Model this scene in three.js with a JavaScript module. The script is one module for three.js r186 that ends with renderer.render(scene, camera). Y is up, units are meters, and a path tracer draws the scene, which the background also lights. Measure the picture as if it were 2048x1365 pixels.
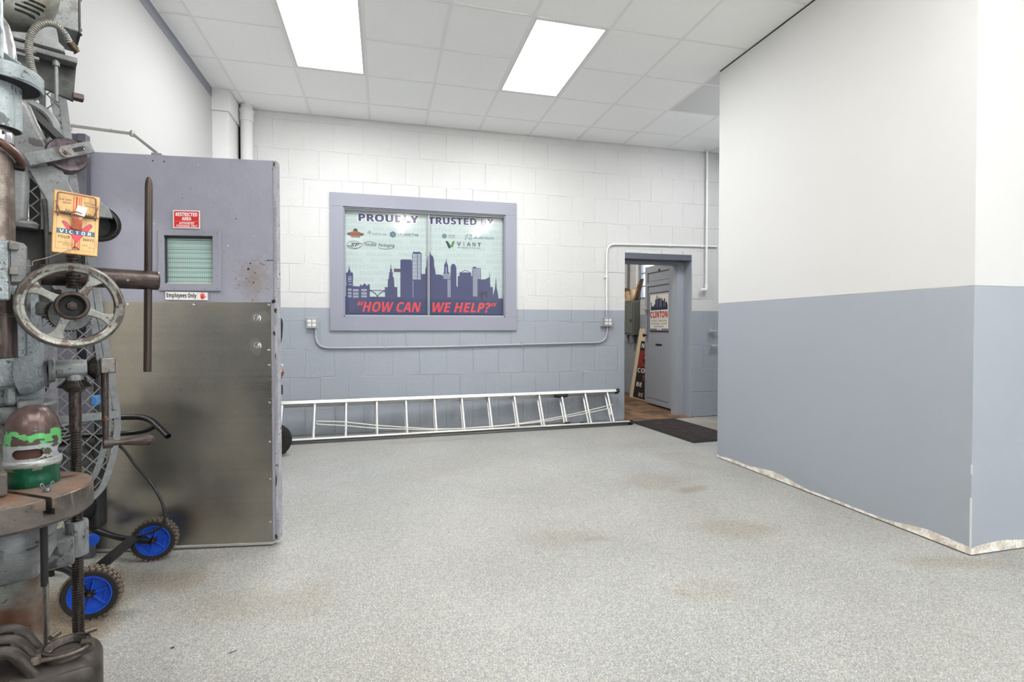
import * as THREE from 'three';
import { RoundedBoxGeometry } from 'three/addons/geometries/RoundedBoxGeometry.js';
import { mergeGeometries, mergeVertices, toCreasedNormals } from 'three/addons/utils/BufferGeometryUtils.js';
import { RectAreaLightUniformsLib } from 'three/addons/lights/RectAreaLightUniformsLib.js';
import { SUBTRACTION, ADDITION, Brush, Evaluator } from 'three-bvh-csg';

// ---------------------------------------------------------------- camera, exposure, lights
const scene = new THREE.Scene();
const FW = 2048, FH = 1365;
const camera = new THREE.PerspectiveCamera(67.42, FW / FH, 0.05, 60);
camera.position.set(0, 1.1732, 0);
camera.rotation.set(-0.017, -0.2469, 0, 'YXZ');
camera.setViewOffset(FW, FH, 0, 10.4, FW, FH);          // a slightly shifted lens
const renderer = new THREE.WebGLRenderer({ antialias: true });
renderer.toneMapping = THREE.LinearToneMapping;
renderer.toneMappingExposure = 2.88;
renderer.shadowMap.enabled = true;
RectAreaLightUniformsLib.init();
scene.background = new THREE.Color(0.86, 0.93, 1.0);     // overcast daylight outside the back-room window
scene.backgroundIntensity = 1.7;
const TROFFER_POWER = 9.0;        // recessed 2 x 4 ft panels
const STRIP_POWER = 9.0;          // twin-tube strips in the shop behind the camera

// ---------------------------------------------------------------- measures of the place (metres)
const CEIL = 3.454, BACK = -5.88, LEFT = -1.575, PAINT = 1.384;
const PX = 2.913, PZ0 = -3.998, PZ1 = -1.948;            // boxed-in partition on the right
const ROOM_R = 7.2, ROOM_F = 4.6;                         // the shop behind the camera
const T = 0.6096, GX = -1.352, GZ = -4.859;               // ceiling grid

// ---------------------------------------------------------------- helpers
let seed = 7;
const rnd = () => { seed = (seed + 0x6D2B79F5) >>> 0; let t = Math.imul(seed ^ (seed >>> 15), 1 | seed); t = (t + Math.imul(t ^ (t >>> 7), 61 | t)) ^ t; return ((t ^ (t >>> 14)) >>> 0) / 4294967296; };
const rr = (a, b) => a + (b - a) * rnd();
const lin = (hex) => new THREE.Color(hex);
const used = new Map();
function numbered(name) {
  const n = used.get(name) || 0; used.set(name, n + 1);
  return n ? name + '_' + String(n).padStart(3, '0') : name;
}
function shade(o) { o.traverse((m) => { if (m.isMesh) { m.castShadow = true; m.receiveShadow = true; } }); return o; }
function tag(o, label, category, group, kind) {
  o.userData.label = label; o.userData.category = category;
  if (group) o.userData.group = group;
  if (kind) o.userData.kind = kind;
  return o;
}
function thing(name, label, category, pos = [0, 0, 0], turn = 0, group, kind) {
  const o = new THREE.Group(); o.name = numbered(name);
  o.position.set(...pos); o.rotation.y = turn; scene.add(o);
  return tag(o, label, category, group, kind);
}
function part(name, geo, mat, parent, label) {
  const list = Array.isArray(geo) ? geo : [geo];
  const m = new THREE.Mesh(list.length > 1 ? merged(list) : list[0], mat);
  m.name = parent === scene ? numbered(name) : name;
  m.castShadow = m.receiveShadow = true;
  if (label) m.userData.label = label;
  parent.add(m); return m;
}
function merged(list) {
  const g = list.map((q) => {
    const c = q.index ? q.toNonIndexed() : q.clone();
    for (const k of Object.keys(c.attributes)) if (!['position', 'normal', 'uv', 'color'].includes(k)) c.deleteAttribute(k);
    if (!c.attributes.normal) c.computeVertexNormals();
    if (!c.attributes.uv) metric(c);
    return c;
  });
  if (g.some((q) => q.attributes.color)) for (const q of g) if (!q.attributes.color) q.setAttribute('color', new THREE.BufferAttribute(new Float32Array(q.attributes.position.count * 3).fill(1), 3));
  return mergeGeometries(g, false);
}
// uv in metres from the face direction
function metric(geo, ox = 0, oy = 0) {
  const p = geo.attributes.position, n = geo.attributes.normal, uv = new Float32Array(p.count * 2);
  for (let i = 0; i < p.count; i++) {
    const ax = Math.abs(n.getX(i)), ay = Math.abs(n.getY(i)), az = Math.abs(n.getZ(i));
    let u, v;
    if (ax >= ay && ax >= az) { u = p.getZ(i); v = p.getY(i); } else if (ay >= az) { u = p.getX(i); v = p.getZ(i); } else { u = p.getX(i); v = p.getY(i); }
    uv[2 * i] = u + ox; uv[2 * i + 1] = v + oy;
  }
  geo.setAttribute('uv', new THREE.BufferAttribute(uv, 2)); return geo;
}
const V = (x, y, z) => new THREE.Vector3(x, y, z);
// box given by its corners, edges rounded by r
function bx(x0, y0, z0, x1, y1, z1, r = 0.002, seg = 1) {
  const w = Math.abs(x1 - x0), h = Math.abs(y1 - y0), d = Math.abs(z1 - z0);
  let g = r > 0 ? new RoundedBoxGeometry(w, h, d, seg, Math.min(r, w / 2.05, h / 2.05, d / 2.05)) : new THREE.BoxGeometry(w, h, d);
  g = g.index ? g.toNonIndexed() : g;
  g.translate((x0 + x1) / 2, (y0 + y1) / 2, (z0 + z1) / 2);
  return metric(g);
}
const cbx = (x, y, z, w, h, d, r = 0.002, seg = 1) => bx(x - w / 2, y - h / 2, z - d / 2, x + w / 2, y + h / 2, z + d / 2, r, seg);
// place along an axis: geometry built on +y from 0 to 1 length
function along(geo, a, b) {
  const d = b.clone().sub(a), q = new THREE.Quaternion().setFromUnitVectors(V(0, 1, 0), d.normalize());
  geo.applyQuaternion(q); geo.translate(a.x, a.y, a.z); return geo;
}
function cyl(a, b, r0, r1 = r0, seg = 24, open = false) {
  a = V(...a); b = V(...b);
  const L = a.distanceTo(b), g = new THREE.CylinderGeometry(r1, r0, L, seg, 1, open); g.translate(0, L / 2, 0);
  return along(g, a, b);
}
// turned profile [[radius, height] ...] set on a, axis towards b
function lathe(prof, a = [0, 0, 0], b = [0, 1, 0], seg = 40, creased = 0.6) {
  let g = new THREE.LatheGeometry(prof.map(([r, y]) => new THREE.Vector2(Math.max(r, 0.00005), y)), seg);
  if (creased) g = toCreasedNormals(g, creased);
  return along(g, V(...a), V(...b));
}
function tube(pts, r, seg = 48, rad = 10, tension = 0.5, closed = false) {
  const c = new THREE.CatmullRomCurve3(pts.map((p) => V(...p)), closed, 'catmullrom', tension);
  return new THREE.TubeGeometry(c, seg, r, rad, closed);
}
// straight pipe run with rounded elbows
function bentPath(pts, bend) {
  const P = pts.map((p) => V(...p)), path = new THREE.CurvePath();
  let last = P[0];
  for (let i = 1; i < P.length - 1; i++) {
    const d0 = P[i].clone().sub(P[i - 1]).normalize(), d1 = P[i + 1].clone().sub(P[i]).normalize();
    const s = P[i].clone().addScaledVector(d0, -bend), e = P[i].clone().addScaledVector(d1, bend);
    path.add(new THREE.LineCurve3(last, s)); path.add(new THREE.QuadraticBezierCurve3(s, P[i], e)); last = e;
  }
  path.add(new THREE.LineCurve3(last, P[P.length - 1])); return path;
}
class Poly extends THREE.Curve { constructor(p) { super(); this.p = p; } getPoint(t, o = new THREE.Vector3()) { return o.copy(this.p.getPoint(Math.min(t, 1))); } }
function pipe(pts, r, bend = 0.05, seg = 80, rad = 12) { return new THREE.TubeGeometry(new Poly(bentPath(pts, bend)), seg, r, rad, false); }
function extrude(pts, depth, bevel = 0.002, holes = [], seg = 1) {
  const s = pts instanceof THREE.Shape ? pts : new THREE.Shape(pts.map(([x, y]) => new THREE.Vector2(x, y)));
  for (const h of holes) s.holes.push(h instanceof THREE.Path ? h : new THREE.Path(h.map(([x, y]) => new THREE.Vector2(x, y))));
  return new THREE.ExtrudeGeometry(s, { depth, bevelEnabled: bevel > 0, bevelSize: bevel, bevelThickness: bevel, bevelOffset: -bevel, bevelSegments: seg, curveSegments: 24, steps: 1 });
}
const ev = new Evaluator(); ev.attributes = ['position', 'normal', 'uv'];
function csg(a, op, ...list) {
  let A = new Brush(metric(a.index ? a.toNonIndexed() : a)); A.updateMatrixWorld();
  for (const b of list) { const B = new Brush(metric(b.index ? b.toNonIndexed() : b)); B.updateMatrixWorld(); A = ev.evaluate(A, B, op); }
  return A.geometry;
}
function bolt(p, dir, r = 0.008, h = 0.006) {           // hexagon head
  const a = V(...p), d = V(...dir).normalize(), b = a.clone().addScaledVector(d, h);
  return toCreasedNormals(cyl(a.toArray(), b.toArray(), r, r * 0.96, 6), 0.3);
}

// ---------------------------------------------------------------- textures
function noiseGrid(n, cells, s) {                        // tileable value noise, n x n
  let k = (s * 2654435761) >>> 0 || 1; const R = () => { k = (k + 0x6D2B79F5) >>> 0; let t = Math.imul(k ^ (k >>> 15), 1 | k); t = (t + Math.imul(t ^ (t >>> 7), 61 | t)) ^ t; return ((t ^ (t >>> 14)) >>> 0) / 4294967296; };
  const g = Float32Array.from({ length: cells * cells }, R), o = new Float32Array(n * n);
  for (let y = 0; y < n; y++) {
    const fy = y / n * cells, y0 = Math.floor(fy), ty = fy - y0, sy = ty * ty * (3 - 2 * ty), r0 = (y0 % cells) * cells, r1 = ((y0 + 1) % cells) * cells;
    for (let x = 0; x < n; x++) {
      const fx = x / n * cells, x0 = Math.floor(fx), tx = fx - x0, sx = tx * tx * (3 - 2 * tx), x1 = (x0 + 1) % cells;
      const a = g[r0 + x0] + (g[r0 + x1] - g[r0 + x0]) * sx, b = g[r1 + x0] + (g[r1 + x1] - g[r1 + x0]) * sx;
      o[y * n + x] = a + (b - a) * sy;
    }
  }
  return o;
}
function fbm(n, cells, oct, s, gain = 0.5) {
  const o = new Float32Array(n * n); let amp = 1, tot = 0;
  for (let i = 0; i < oct && cells <= n; i++) { const g = noiseGrid(n, cells, s + i * 101); for (let j = 0; j < o.length; j++) o[j] += g[j] * amp; tot += amp; amp *= gain; cells *= 2; }
  for (let j = 0; j < o.length; j++) o[j] /= tot;
  return o;
}
function dataTex(n, fn, srgb = true, rep = 1, nh = n) {
  const d = new Uint8Array(n * nh * 4), c = [0, 0, 0];
  for (let y = 0; y < nh; y++) for (let x = 0; x < n; x++) {
    const i = y * n + x; fn(i, x, y, c);
    d[4 * i] = Math.max(0, Math.min(255, c[0])); d[4 * i + 1] = Math.max(0, Math.min(255, c[1])); d[4 * i + 2] = Math.max(0, Math.min(255, c[2])); d[4 * i + 3] = 255;
  }
  const t = new THREE.DataTexture(d, n, nh, THREE.RGBAFormat);
  t.wrapS = t.wrapT = THREE.RepeatWrapping; t.magFilter = THREE.LinearFilter; t.minFilter = THREE.LinearMipmapLinearFilter; t.generateMipmaps = true;
  if (srgb) t.colorSpace = THREE.SRGBColorSpace;
  t.repeat.set(rep, rep); t.needsUpdate = true; return t;
}
function canvasTex(w, h, draw) {
  const c = document.createElement('canvas'); c.width = w; c.height = h; draw(c.getContext('2d'), w, h);
  const t = new THREE.CanvasTexture(c); t.colorSpace = THREE.SRGBColorSpace; t.magFilter = THREE.LinearFilter; return t;
}
const mix = (a, b, t) => a + (b - a) * t;
const sstep = (a, b, x) => { const t = Math.max(0, Math.min(1, (x - a) / (b - a))); return t * t * (3 - 2 * t); };
function std(o) { return new THREE.MeshStandardMaterial(o); }
function phys(o) { return new THREE.MeshPhysicalMaterial(o); }

const N512 = fbm(512, 8, 6, 11), N512b = fbm(512, 32, 4, 57), N512c = fbm(512, 4, 7, 91);
const NFINE = noiseGrid(512, 128, 2024);
const bumpFine = dataTex(512, (i, x, y, c) => { c[0] = c[1] = c[2] = 255 * N512b[i]; }, false, 4);
const bumpLump = dataTex(512, (i, x, y, c) => { c[0] = c[1] = c[2] = 255 * N512[i]; }, false, 2);
// worn metal / paint: base colour broken by a second colour where noise passes a threshold
function wornTex(a, b, t0, t1, n = 512, vary = 0.12, field = N512, field2 = N512c, rep = 2, extra) {
  const A = [a >> 16, (a >> 8) & 255, a & 255], B = [b >> 16, (b >> 8) & 255, b & 255];
  return dataTex(n, (i, x, y, c) => {
    const k = sstep(t0, t1, field[i]), m = (1 + vary * (field2[i] - 0.5) * 2 + 0.22 * (N512b[i] - 0.5)) * (NFINE[i] > 0.86 && N512[i] > 0.5 ? 0.62 : 1) * (1 + 0.10 * (NFINE[i] - 0.5));
    for (let j = 0; j < 3; j++) c[j] = mix(A[j], B[j], k) * m;
    if (extra) extra(i, x, y, c);
  }, true, rep);
}

// ---------------------------------------------------------------- lamps: recessed panels [x, z of the far corner] and twin-tube strips
const LIGHTS = [[GX + T, GZ], [GX + 4 * T, GZ]];
{
  const frameM = std({ color: new THREE.Color(0.74, 0.74, 0.72), roughness: 0.5 });
  const glow = std({ color: 0xffffff, emissive: 0xffffff, emissiveIntensity: 2.2, roughness: 0.6 });
  const words = ['recessed bright ceiling panel nearest the left wall', 'recessed bright ceiling panel nearer the right partition', 'added unseen ceiling panel in the passage behind the partition'];
  [...LIGHTS, [GX + 8 * T, GZ]].forEach(([x, z], i) => {  // last panel is added, out of view, to light the wall by the doorway
    const t = thing('ceiling_light', words[i], 'ceiling light', [x + T / 2, CEIL, z + T], 0, 'recessed ceiling panels');
    const w = T / 2 - 0.010, d = T - 0.010, b = 0.022;
    part('light_frame', [bx(-w, -0.001, -d, -w + b, 0.05, d), bx(w - b, -0.001, -d, w, 0.05, d), bx(-w + b, -0.001, -d, w - b, 0.05, -d + b), bx(-w + b, -0.001, d - b, w - b, 0.05, d), bx(-w, 0.04, -d, w, 0.06, d)], frameM, t);
    part('light_diffuser', bx(-w + b, 0.004, -d + b, w - b, 0.012, d - b, 0.001), glow, t);
    const l = new THREE.RectAreaLight(0xffffff, TROFFER_POWER * (i === 2 ? 0.55 : 0.9), 2 * (w - b), 2 * (d - b)); l.position.set(0, -0.003, 0); l.rotation.x = -Math.PI / 2; t.add(l);
  });
  const tubeGlow = std({ color: 0xffffff, emissive: 0xfffcf6, emissiveIntensity: 33 });
  [[0.42, -0.42], [2.2, -0.38], [4.3, 3.0], [-1.15, 2.5]].forEach(([x, z], i) => {  // last two strips are added, out of view, to brighten the shop
    const t = thing('strip_light', ['twin-tube ceiling strip reflected above the word in the left window pane', 'twin-tube ceiling strip reflected in the right window pane', 'added unseen ceiling strip at the rear of the shop, towards the right', 'added unseen ceiling strip at the rear of the shop, by the left wall'][i], 'strip light', [x, CEIL - 0.01, z], 0, 'twin-tube ceiling strips');
    part('light_housing', bx(-0.032, -0.045, -0.93, 0.032, 0.0, 0.93, 0.006), frameM, t);
    for (const s of [-1, 1]) part('light_tube', cyl([s * 0.05, -0.062, -0.9], [s * 0.05, -0.062, 0.9], 0.014, 0.014, 14), tubeGlow, t);
    for (const s of [-1, 1]) { const l = new THREE.RectAreaLight(0xfffdf8, STRIP_POWER, 0.03, 1.8); l.position.set(s * 0.05, -0.079, 0); l.rotation.x = -Math.PI / 2; t.add(l); }
  });
}

// ---------------------------------------------------------------- paint and surface materials
const WHITE = new THREE.Color(0.61, 0.61, 0.60), GREY = new THREE.Color(0.322, 0.350, 0.392);
const M = {};
M.white = std({ color: WHITE, roughness: 0.75, bumpMap: bumpFine, bumpScale: 0.00025 });
M.grey = std({ color: GREY, roughness: 0.6, bumpMap: bumpFine, bumpScale: 0.00025 });
M.lilac = std({ color: new THREE.Color(0.30, 0.305, 0.365), roughness: 0.5, bumpMap: bumpFine, bumpScale: 0.0005 });
M.trimgrey = std({ color: new THREE.Color(0.275, 0.285, 0.34), roughness: 0.5, bumpMap: bumpLump, bumpScale: 0.001 });
M.dark = std({ color: 0x0c0c0d, roughness: 0.9 });
M.beamgrey = std({ color: new THREE.Color(0.22, 0.225, 0.26), roughness: 0.6 });
M.tile = std({ color: new THREE.Color(0.95, 0.95, 0.938), roughness: 0.95, bumpMap: dataTex(512, (i, x, y, c) => { c[0] = c[1] = c[2] = 255 * (N512b[i] > 0.62 ? 0.2 : 0.8); }, false, 3), bumpScale: 0.0006 });
M.greyTile = std({ color: new THREE.Color(0.68, 0.68, 0.67), roughness: 0.95 });
M.grid = std({ color: new THREE.Color(0.84, 0.84, 0.825), roughness: 0.5 });
M.alu = std({ color: new THREE.Color(0.72, 0.72, 0.70), metalness: 0.9, roughness: 0.38, bumpMap: bumpFine, bumpScale: 0.0004 });
M.chrome = std({ color: new THREE.Color(0.7, 0.7, 0.7), metalness: 1, roughness: 0.25 });
M.black = std({ color: 0x151517, roughness: 0.55 });
M.rubber = std({ color: 0x1c1a19, roughness: 0.85, bumpMap: bumpFine, bumpScale: 0.001 });
M.wood = std({ map: wornTex(0xc9a97a, 0xa98255, 0.35, 0.75), roughness: 0.7 });
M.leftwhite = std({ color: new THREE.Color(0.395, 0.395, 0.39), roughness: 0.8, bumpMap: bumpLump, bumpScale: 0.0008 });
M.drywhite = std({ color: new THREE.Color(0.68, 0.68, 0.668), roughness: 0.8, bumpMap: bumpLump, bumpScale: 0.0008 });
const paper = std({ map: wornTex(0xcdc2b3, 0xe6e2da, 0.45, 0.55, 512, 0.1, N512, N512c, 3), roughness: 0.9 });

// ---------------------------------------------------------------- floor: speckled flake coating
{
  const n = 2048, a = fbm(n, 128, 4, 301, 0.8), b = noiseGrid(n, 512, 404), b2 = noiseGrid(n, 512, 505), w = noiseGrid(n, 1024, 606), big = fbm(n, 4, 5, 77);
  const map = dataTex(n, (i, x, y, c) => {
    let L = 150 + 46 * (b[i] - 0.5) + 46 * (w[i] - 0.5) + 22 * (big[i] - 0.5);
    let r = L, g = L + 0.5, bl = L - 3;
    const f = sstep(0.60, 0.74, b2[i]) * sstep(0.44, 0.6, a[i]);       // blue-grey flakes
    r = mix(r, 116, f * 0.6); g = mix(g, 122, f * 0.6); bl = mix(bl, 129, f * 0.6);
    const t = sstep(0.62, 0.76, 1 - b2[i]) * sstep(0.45, 0.6, 1 - a[i]); // tan flakes
    r = mix(r, 148, t * 0.6); g = mix(g, 139, t * 0.6); bl = mix(bl, 122, t * 0.6);
    const wt = sstep(0.78, 0.9, w[i]); r = mix(r, 206, wt); g = mix(g, 206, wt); bl = mix(bl, 202, wt);
    c[0] = r; c[1] = g; c[2] = bl;
  }, true, 1 / 2.0);
  const bump = dataTex(1024, (i, x, y, c) => { const j = (y * 2) * n + x * 2; c[0] = c[1] = c[2] = 255 * (0.6 * b[j] + 0.4 * w[j]); }, false, 1 / 2.0);
  M.floor = std({ map, bumpMap: bump, bumpScale: 0.0012, roughness: 0.62, vertexColors: true });
  // stains, each with a shape of its own: [x, z, radius x, radius z, turn, strength]
  const stains = [[-1.15, -2.25, 0.16, 0.30, 0.1, 1.0], [1.12, -2.62, 0.16, 0.05, 0.1, 0.5], [1.0, -2.66, 0.3, 0.12, 0, 0.25], [2.18, -3.25, 0.2, 0.08, -0.3, 0.6], [2.05, -3.5, 0.4, 0.2, 0, 0.28], [0.75, -5.3, 0.35, 0.08, 0, 0.3],
    [2.0, -2.55, 0.3, 0.15, 0.2, 0.35], [-1.02, -2.68, 0.28, 0.16, 0.4, 0.5], [-1.28, -2.4, 0.26, 0.5, 0.2, 0.9], [-0.6, -2.35, 0.35, 0.2, 0, 0.25], [0.1, -5.3, 0.3, 0.1, 0, 0.25], [0.2, -4.1, 0.5, 0.25, 0, 0.15],
    [2.6, -4.0, 0.3, 0.3, 0, 0.25], [2.5, -4.6, 0.5, 0.25, 0, 0.2], [2.8, -1.9, 0.3, 0.08, 0.3, 0.35], [-1.35, -1.9, 0.35, 0.6, 0, 0.9], [1.35, -2.0, 0.2, 0.1, 0, 0.2], [3.7, -5.2, 0.6, 0.5, 0, 0.5]];
  const L = N512c, samp = (x, z, s) => L[((Math.floor(z * s * 512) % 512 + 512) % 512) * 512 + ((Math.floor(x * s * 512) % 512 + 512) % 512)];
  const x0 = LEFT - 0.4, x1 = ROOM_R, z0 = BACK - 0.02, z1 = ROOM_F, nx = 300, nz = 360;
  const g = new THREE.PlaneGeometry(x1 - x0, z1 - z0, nx, nz); g.rotateX(-Math.PI / 2); g.translate((x0 + x1) / 2, 0, (z0 + z1) / 2);
  const p = g.attributes.position, col = new Float32Array(p.count * 3), uv = new Float32Array(p.count * 2);
  for (let i = 0; i < p.count; i++) {
    const x = p.getX(i), z = p.getZ(i); let s = 0;
    for (const [sx, sz, rx, rz, t, k] of stains) {
      const dx = x - sx, dz = z - sz, c = Math.cos(t), q = Math.sin(t), u = (dx * c + dz * q) / rx, v = (-dx * q + dz * c) / rz;
      const d = Math.sqrt(u * u + v * v) + (samp(x, z, 0.9) - 0.5) * 1.6;
      s = Math.max(s, k * (1 - sstep(0.35, 1.25, d)));
    }
    const m = 1 + 0.07 * (samp(x, z, 0.3) - 0.5), w = 0.05 * (samp(z + 3, x, 0.22) - 0.5);
    col[3 * i] = m * (1 + w) * mix(1, 0.64, s); col[3 * i + 1] = m * mix(1, 0.49, s); col[3 * i + 2] = m * (1 - w) * mix(1, 0.34, s);
    uv[2 * i] = x; uv[2 * i + 1] = z;
  }
  g.setAttribute('color', new THREE.BufferAttribute(col, 3)); g.setAttribute('uv', new THREE.BufferAttribute(uv, 2));
  const f = thing('floor', 'pale grey speckled flake floor with faint brown stains', 'floor', [0, 0, 0], 0, null, 'structure');
  part('floor_surface', g, M.floor, f);
  part('floor_slab', bx(x0, -0.2, z0, x1, -0.004, z1, 0), M.dark, f);
}

// ---------------------------------------------------------------- back wall of painted square clay blocks
const SIGN = [-0.43, 1.285, 1.41, 2.505];                 // window opening
const DOOR2 = [2.94, 0, 3.888, 2.105];                     // doorway to the back room
{
  const n = 512;
  const scored = dataTex(n, (i, x, y, c) => {
    const yy = (y + 3 * (N512[i] - 0.5)) / n, ph = (yy * 21) % 1;
    const groove = Math.exp(-Math.pow((ph - 0.5) / 0.16, 2)) * (0.15 + 1.1 * sstep(0.3, 0.75, N512[i]));
    c[0] = c[1] = c[2] = 255 * (0.62 - 0.42 * groove + 0.32 * (N512[i] - 0.5));
  }, false, 1 / 0.305);
  const lumpy = dataTex(n, (i, x, y, c) => { c[0] = c[1] = c[2] = 255 * (0.5 + 0.9 * (N512[i] - 0.5) + 0.25 * (N512b[i] - 0.5)); }, false, 1 / 0.4);
  M.blockScored = std({ vertexColors: true, roughness: 0.55, bumpMap: scored, bumpScale: 0.0019 });
  M.blockSmooth = std({ vertexColors: true, roughness: 0.55, bumpMap: lumpy, bumpScale: 0.0035 });
  M.mortar = std({ vertexColors: true, roughness: 0.6, bumpMap: lumpy, bumpScale: 0.004 });
}
function paintAt(y) { return y > PAINT ? WHITE : GREY; }
function painted(geo, y0, oneColour) {                     // vertex colour from the height of each triangle
  const g = geo.index ? geo.toNonIndexed() : geo, p = g.attributes.position, c = new Float32Array(p.count * 3);
  for (let i = 0; i < p.count; i += 3) {
    const y = (p.getY(i) + p.getY(i + 1) + p.getY(i + 2)) / 3 + y0, k = oneColour || paintAt(y);
    for (let j = 0; j < 3; j++) { c[3 * (i + j)] = k.r; c[3 * (i + j) + 1] = k.g; c[3 * (i + j) + 2] = k.b; }
  }
  g.setAttribute('color', new THREE.BufferAttribute(c, 3)); return g;
}
// pillow-edged block face, w x h, front at z = t, open at the back; split rows let the paint line cross it
function blockGeo(w, h, t, rows, ox) {
  const b = 0.003, pos = [], quad = (a, q, c, d) => pos.push(...a, ...q, ...c, ...a, ...c, ...d);
  const ys = [b, ...rows.filter((y) => y > b + 0.001 && y < h - b - 0.001), h - b];
  for (let i = 0; i + 1 < ys.length; i++) {
    const y0 = ys[i], y1 = ys[i + 1];
    quad([b, y0, t], [w - b, y0, t], [w - b, y1, t], [b, y1, t]);
    quad([0, y0, t - b], [b, y0, t], [b, y1, t], [0, y1, t - b]);
    quad([w - b, y0, t], [w, y0, t - b], [w, y1, t - b], [w - b, y1, t]);
    quad([0, y0, -0.02], [0, y0, t - b], [0, y1, t - b], [0, y1, -0.02]);
    quad([w, y0, t - b], [w, y0, -0.02], [w, y1, -0.02], [w, y1, t - b]);
  }
  quad([0, 0, t - b], [w, 0, t - b], [w - b, b, t], [b, b, t]); quad([b, h - b, t], [w - b, h - b, t], [w, h, t - b], [0, h, t - b]);
  quad([0, 0, -0.02], [w, 0, -0.02], [w, 0, t - b], [0, 0, t - b]); quad([0, h, t - b], [w, h, t - b], [w, h, -0.02], [0, h, -0.02]);
  const g = new THREE.BufferGeometry(); g.setAttribute('position', new THREE.Float32BufferAttribute(pos, 3)); g.computeVertexNormals();
  return metric(g, ox, ox * 0.7);
}
const blockCache = new Map();
function blockWall(parent, x0, x1, yTop, z, holes, back, oneColour) {
  const B = 0.3048, J = 0.006, y00 = 0.02, phase = -0.817;
  for (let r = -1; r < 12; r++) {
    const ya = Math.max(0.004, y00 + r * B + J / 2), yb = Math.min(yTop, y00 + (r + 1) * B - J / 2);
    if (yb - ya < 0.01) continue;
    const off = phase + ((r % 2 + 2) % 2 === 0 ? 0 : B / 2), k0 = Math.floor((x0 - off) / B) - 1, k1 = Math.ceil((x1 - off) / B) + 1;
    for (let k = k0; k < k1; k++) {
      let pieces = [[Math.max(x0, off + k * B + J / 2), ya, Math.min(x1, off + (k + 1) * B - J / 2), yb]];
      for (const [hx0, hy0, hx1, hy1] of holes) pieces = pieces.flatMap(([a, b, c, d]) => {
        if (c <= hx0 || a >= hx1 || d <= hy0 || b >= hy1) return [[a, b, c, d]];
        const o = [];
        if (a < hx0) o.push([a, b, hx0, d]); if (c > hx1) o.push([hx1, b, c, d]);
        const m0 = Math.max(a, hx0), m1 = Math.min(c, hx1);
        if (b < hy0) o.push([m0, b, m1, hy0]); if (d > hy1) o.push([m0, hy1, m1, d]);
        return o;
      });
      for (const [a, b, c, d] of pieces) {
        const w = c - a, h = d - b; if (w < 0.012 || h < 0.012) continue;
        const v = Math.floor(rnd() * 4), t = [0.0, 0.0008, 0.0016, 0.003][Math.floor(rnd() * 4)], smooth = rnd() < 0.4;
        const cross = b < PAINT && d > PAINT && !oneColour;
        const key = [w.toFixed(3), h.toFixed(3), v, t, oneColour ? 'o' : cross ? b.toFixed(3) : b > PAINT ? 'w' : 'g'].join();
        if (!blockCache.has(key)) blockCache.set(key, painted(blockGeo(w, h, t, cross ? [PAINT - b] : [], v * 0.137), b, oneColour));
        const m = part('brick', blockCache.get(key), smooth ? M.blockSmooth : M.blockScored, parent);
        m.position.set(a, b, z); m.rotation.z = rr(-0.004, 0.004);
      }
    }
  }
  // mortar bed: lumpy ribbon along every joint, mostly a little recessed, here and there squeezed out
  const beads = [];
  const ribbon = (ax, ay, bx_, by, wd) => {
    const L = Math.hypot(bx_ - ax, by - ay), n = Math.max(4, Math.round(L / 0.02)), vert = Math.abs(by - ay) > Math.abs(bx_ - ax), pos = [];
    const s = rnd() * 50, prof = [];
    for (let i = 0; i <= n; i++) {
      const u = i / n, q = N512[(Math.floor(s * 37 + i * 5) % 512) * 512 + Math.floor(s * 11 + i * 9) % 512], q2 = N512c[(Math.floor(s * 91) % 512) * 512 + (i * 7) % 512];
      prof.push([ax + (bx_ - ax) * u, ay + (by - ay) * u, -0.0015 + 0.013 * Math.max(0, q - 0.4) * (0.4 + 1.6 * q2), wd * (0.8 + 0.9 * Math.max(0, q2 - 0.3)), (q - 0.5) * 0.006]);
    }
    for (let i = 0; i < n; i++) for (let j = 0; j < 3; j++) {
      const P = (k, e) => { const [x, y, h, w, o] = prof[k], c = [-0.5, -0.22, 0.22, 0.5][e] * w + o, d = (e === 0 || e === 3) ? -0.006 : h; return vert ? [x + c, y, d] : [x, y + c, d]; };
      const a = P(i, j), b = P(i + 1, j), c = P(i + 1, j + 1), d = P(i, j + 1);
      if (vert) pos.push(...a, ...c, ...b, ...a, ...d, ...c); else pos.push(...a, ...b, ...c, ...a, ...c, ...d);
    }
    const g = new THREE.BufferGeometry(); g.setAttribute('position', new THREE.Float32BufferAttribute(pos, 3)); g.computeVertexNormals();
    return metric(g);
  };
  const clear = (x, y) => holes.every(([a, b, c, d]) => x < a - 0.004 || x > c + 0.004 || y < b - 0.004 || y > d + 0.004);
  for (let r = 0; r < 12; r++) {
    const y = y00 + r * B; if (y > yTop - 0.01) break;
    let start = null;
    for (let x = x0; x <= x1 + 0.001; x += 0.02) {
      const ok = clear(x, y) && x < x1 - 0.02;
      if (ok && start === null) start = x;
      if (!ok && start !== null) { if (x - start > 0.05) beads.push(ribbon(start, y, x - 0.01, y, 0.016)); start = null; }
    }
    const off = phase + (r % 2 === 0 ? 0 : B / 2);
    for (let k = Math.floor((x0 - off) / B); k < (x1 - off) / B; k++) {
      const x = off + k * B, t = Math.min(yTop - 0.005, y + B); if (x < x0 + 0.01 || x > x1 - 0.01 || t - y < 0.05) continue;
      const lo = y + 0.004, hi = t - 0.004; if (!clear(x, (lo + hi) / 2) || !clear(x, lo) || !clear(x, hi)) continue;
      if (lo < PAINT && hi > PAINT && !oneColour) { beads.push(ribbon(x, lo, x, PAINT, 0.013), ribbon(x, PAINT, x, hi, 0.013)); } else beads.push(ribbon(x, lo, x, hi, 0.013));
    }
  }
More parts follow.
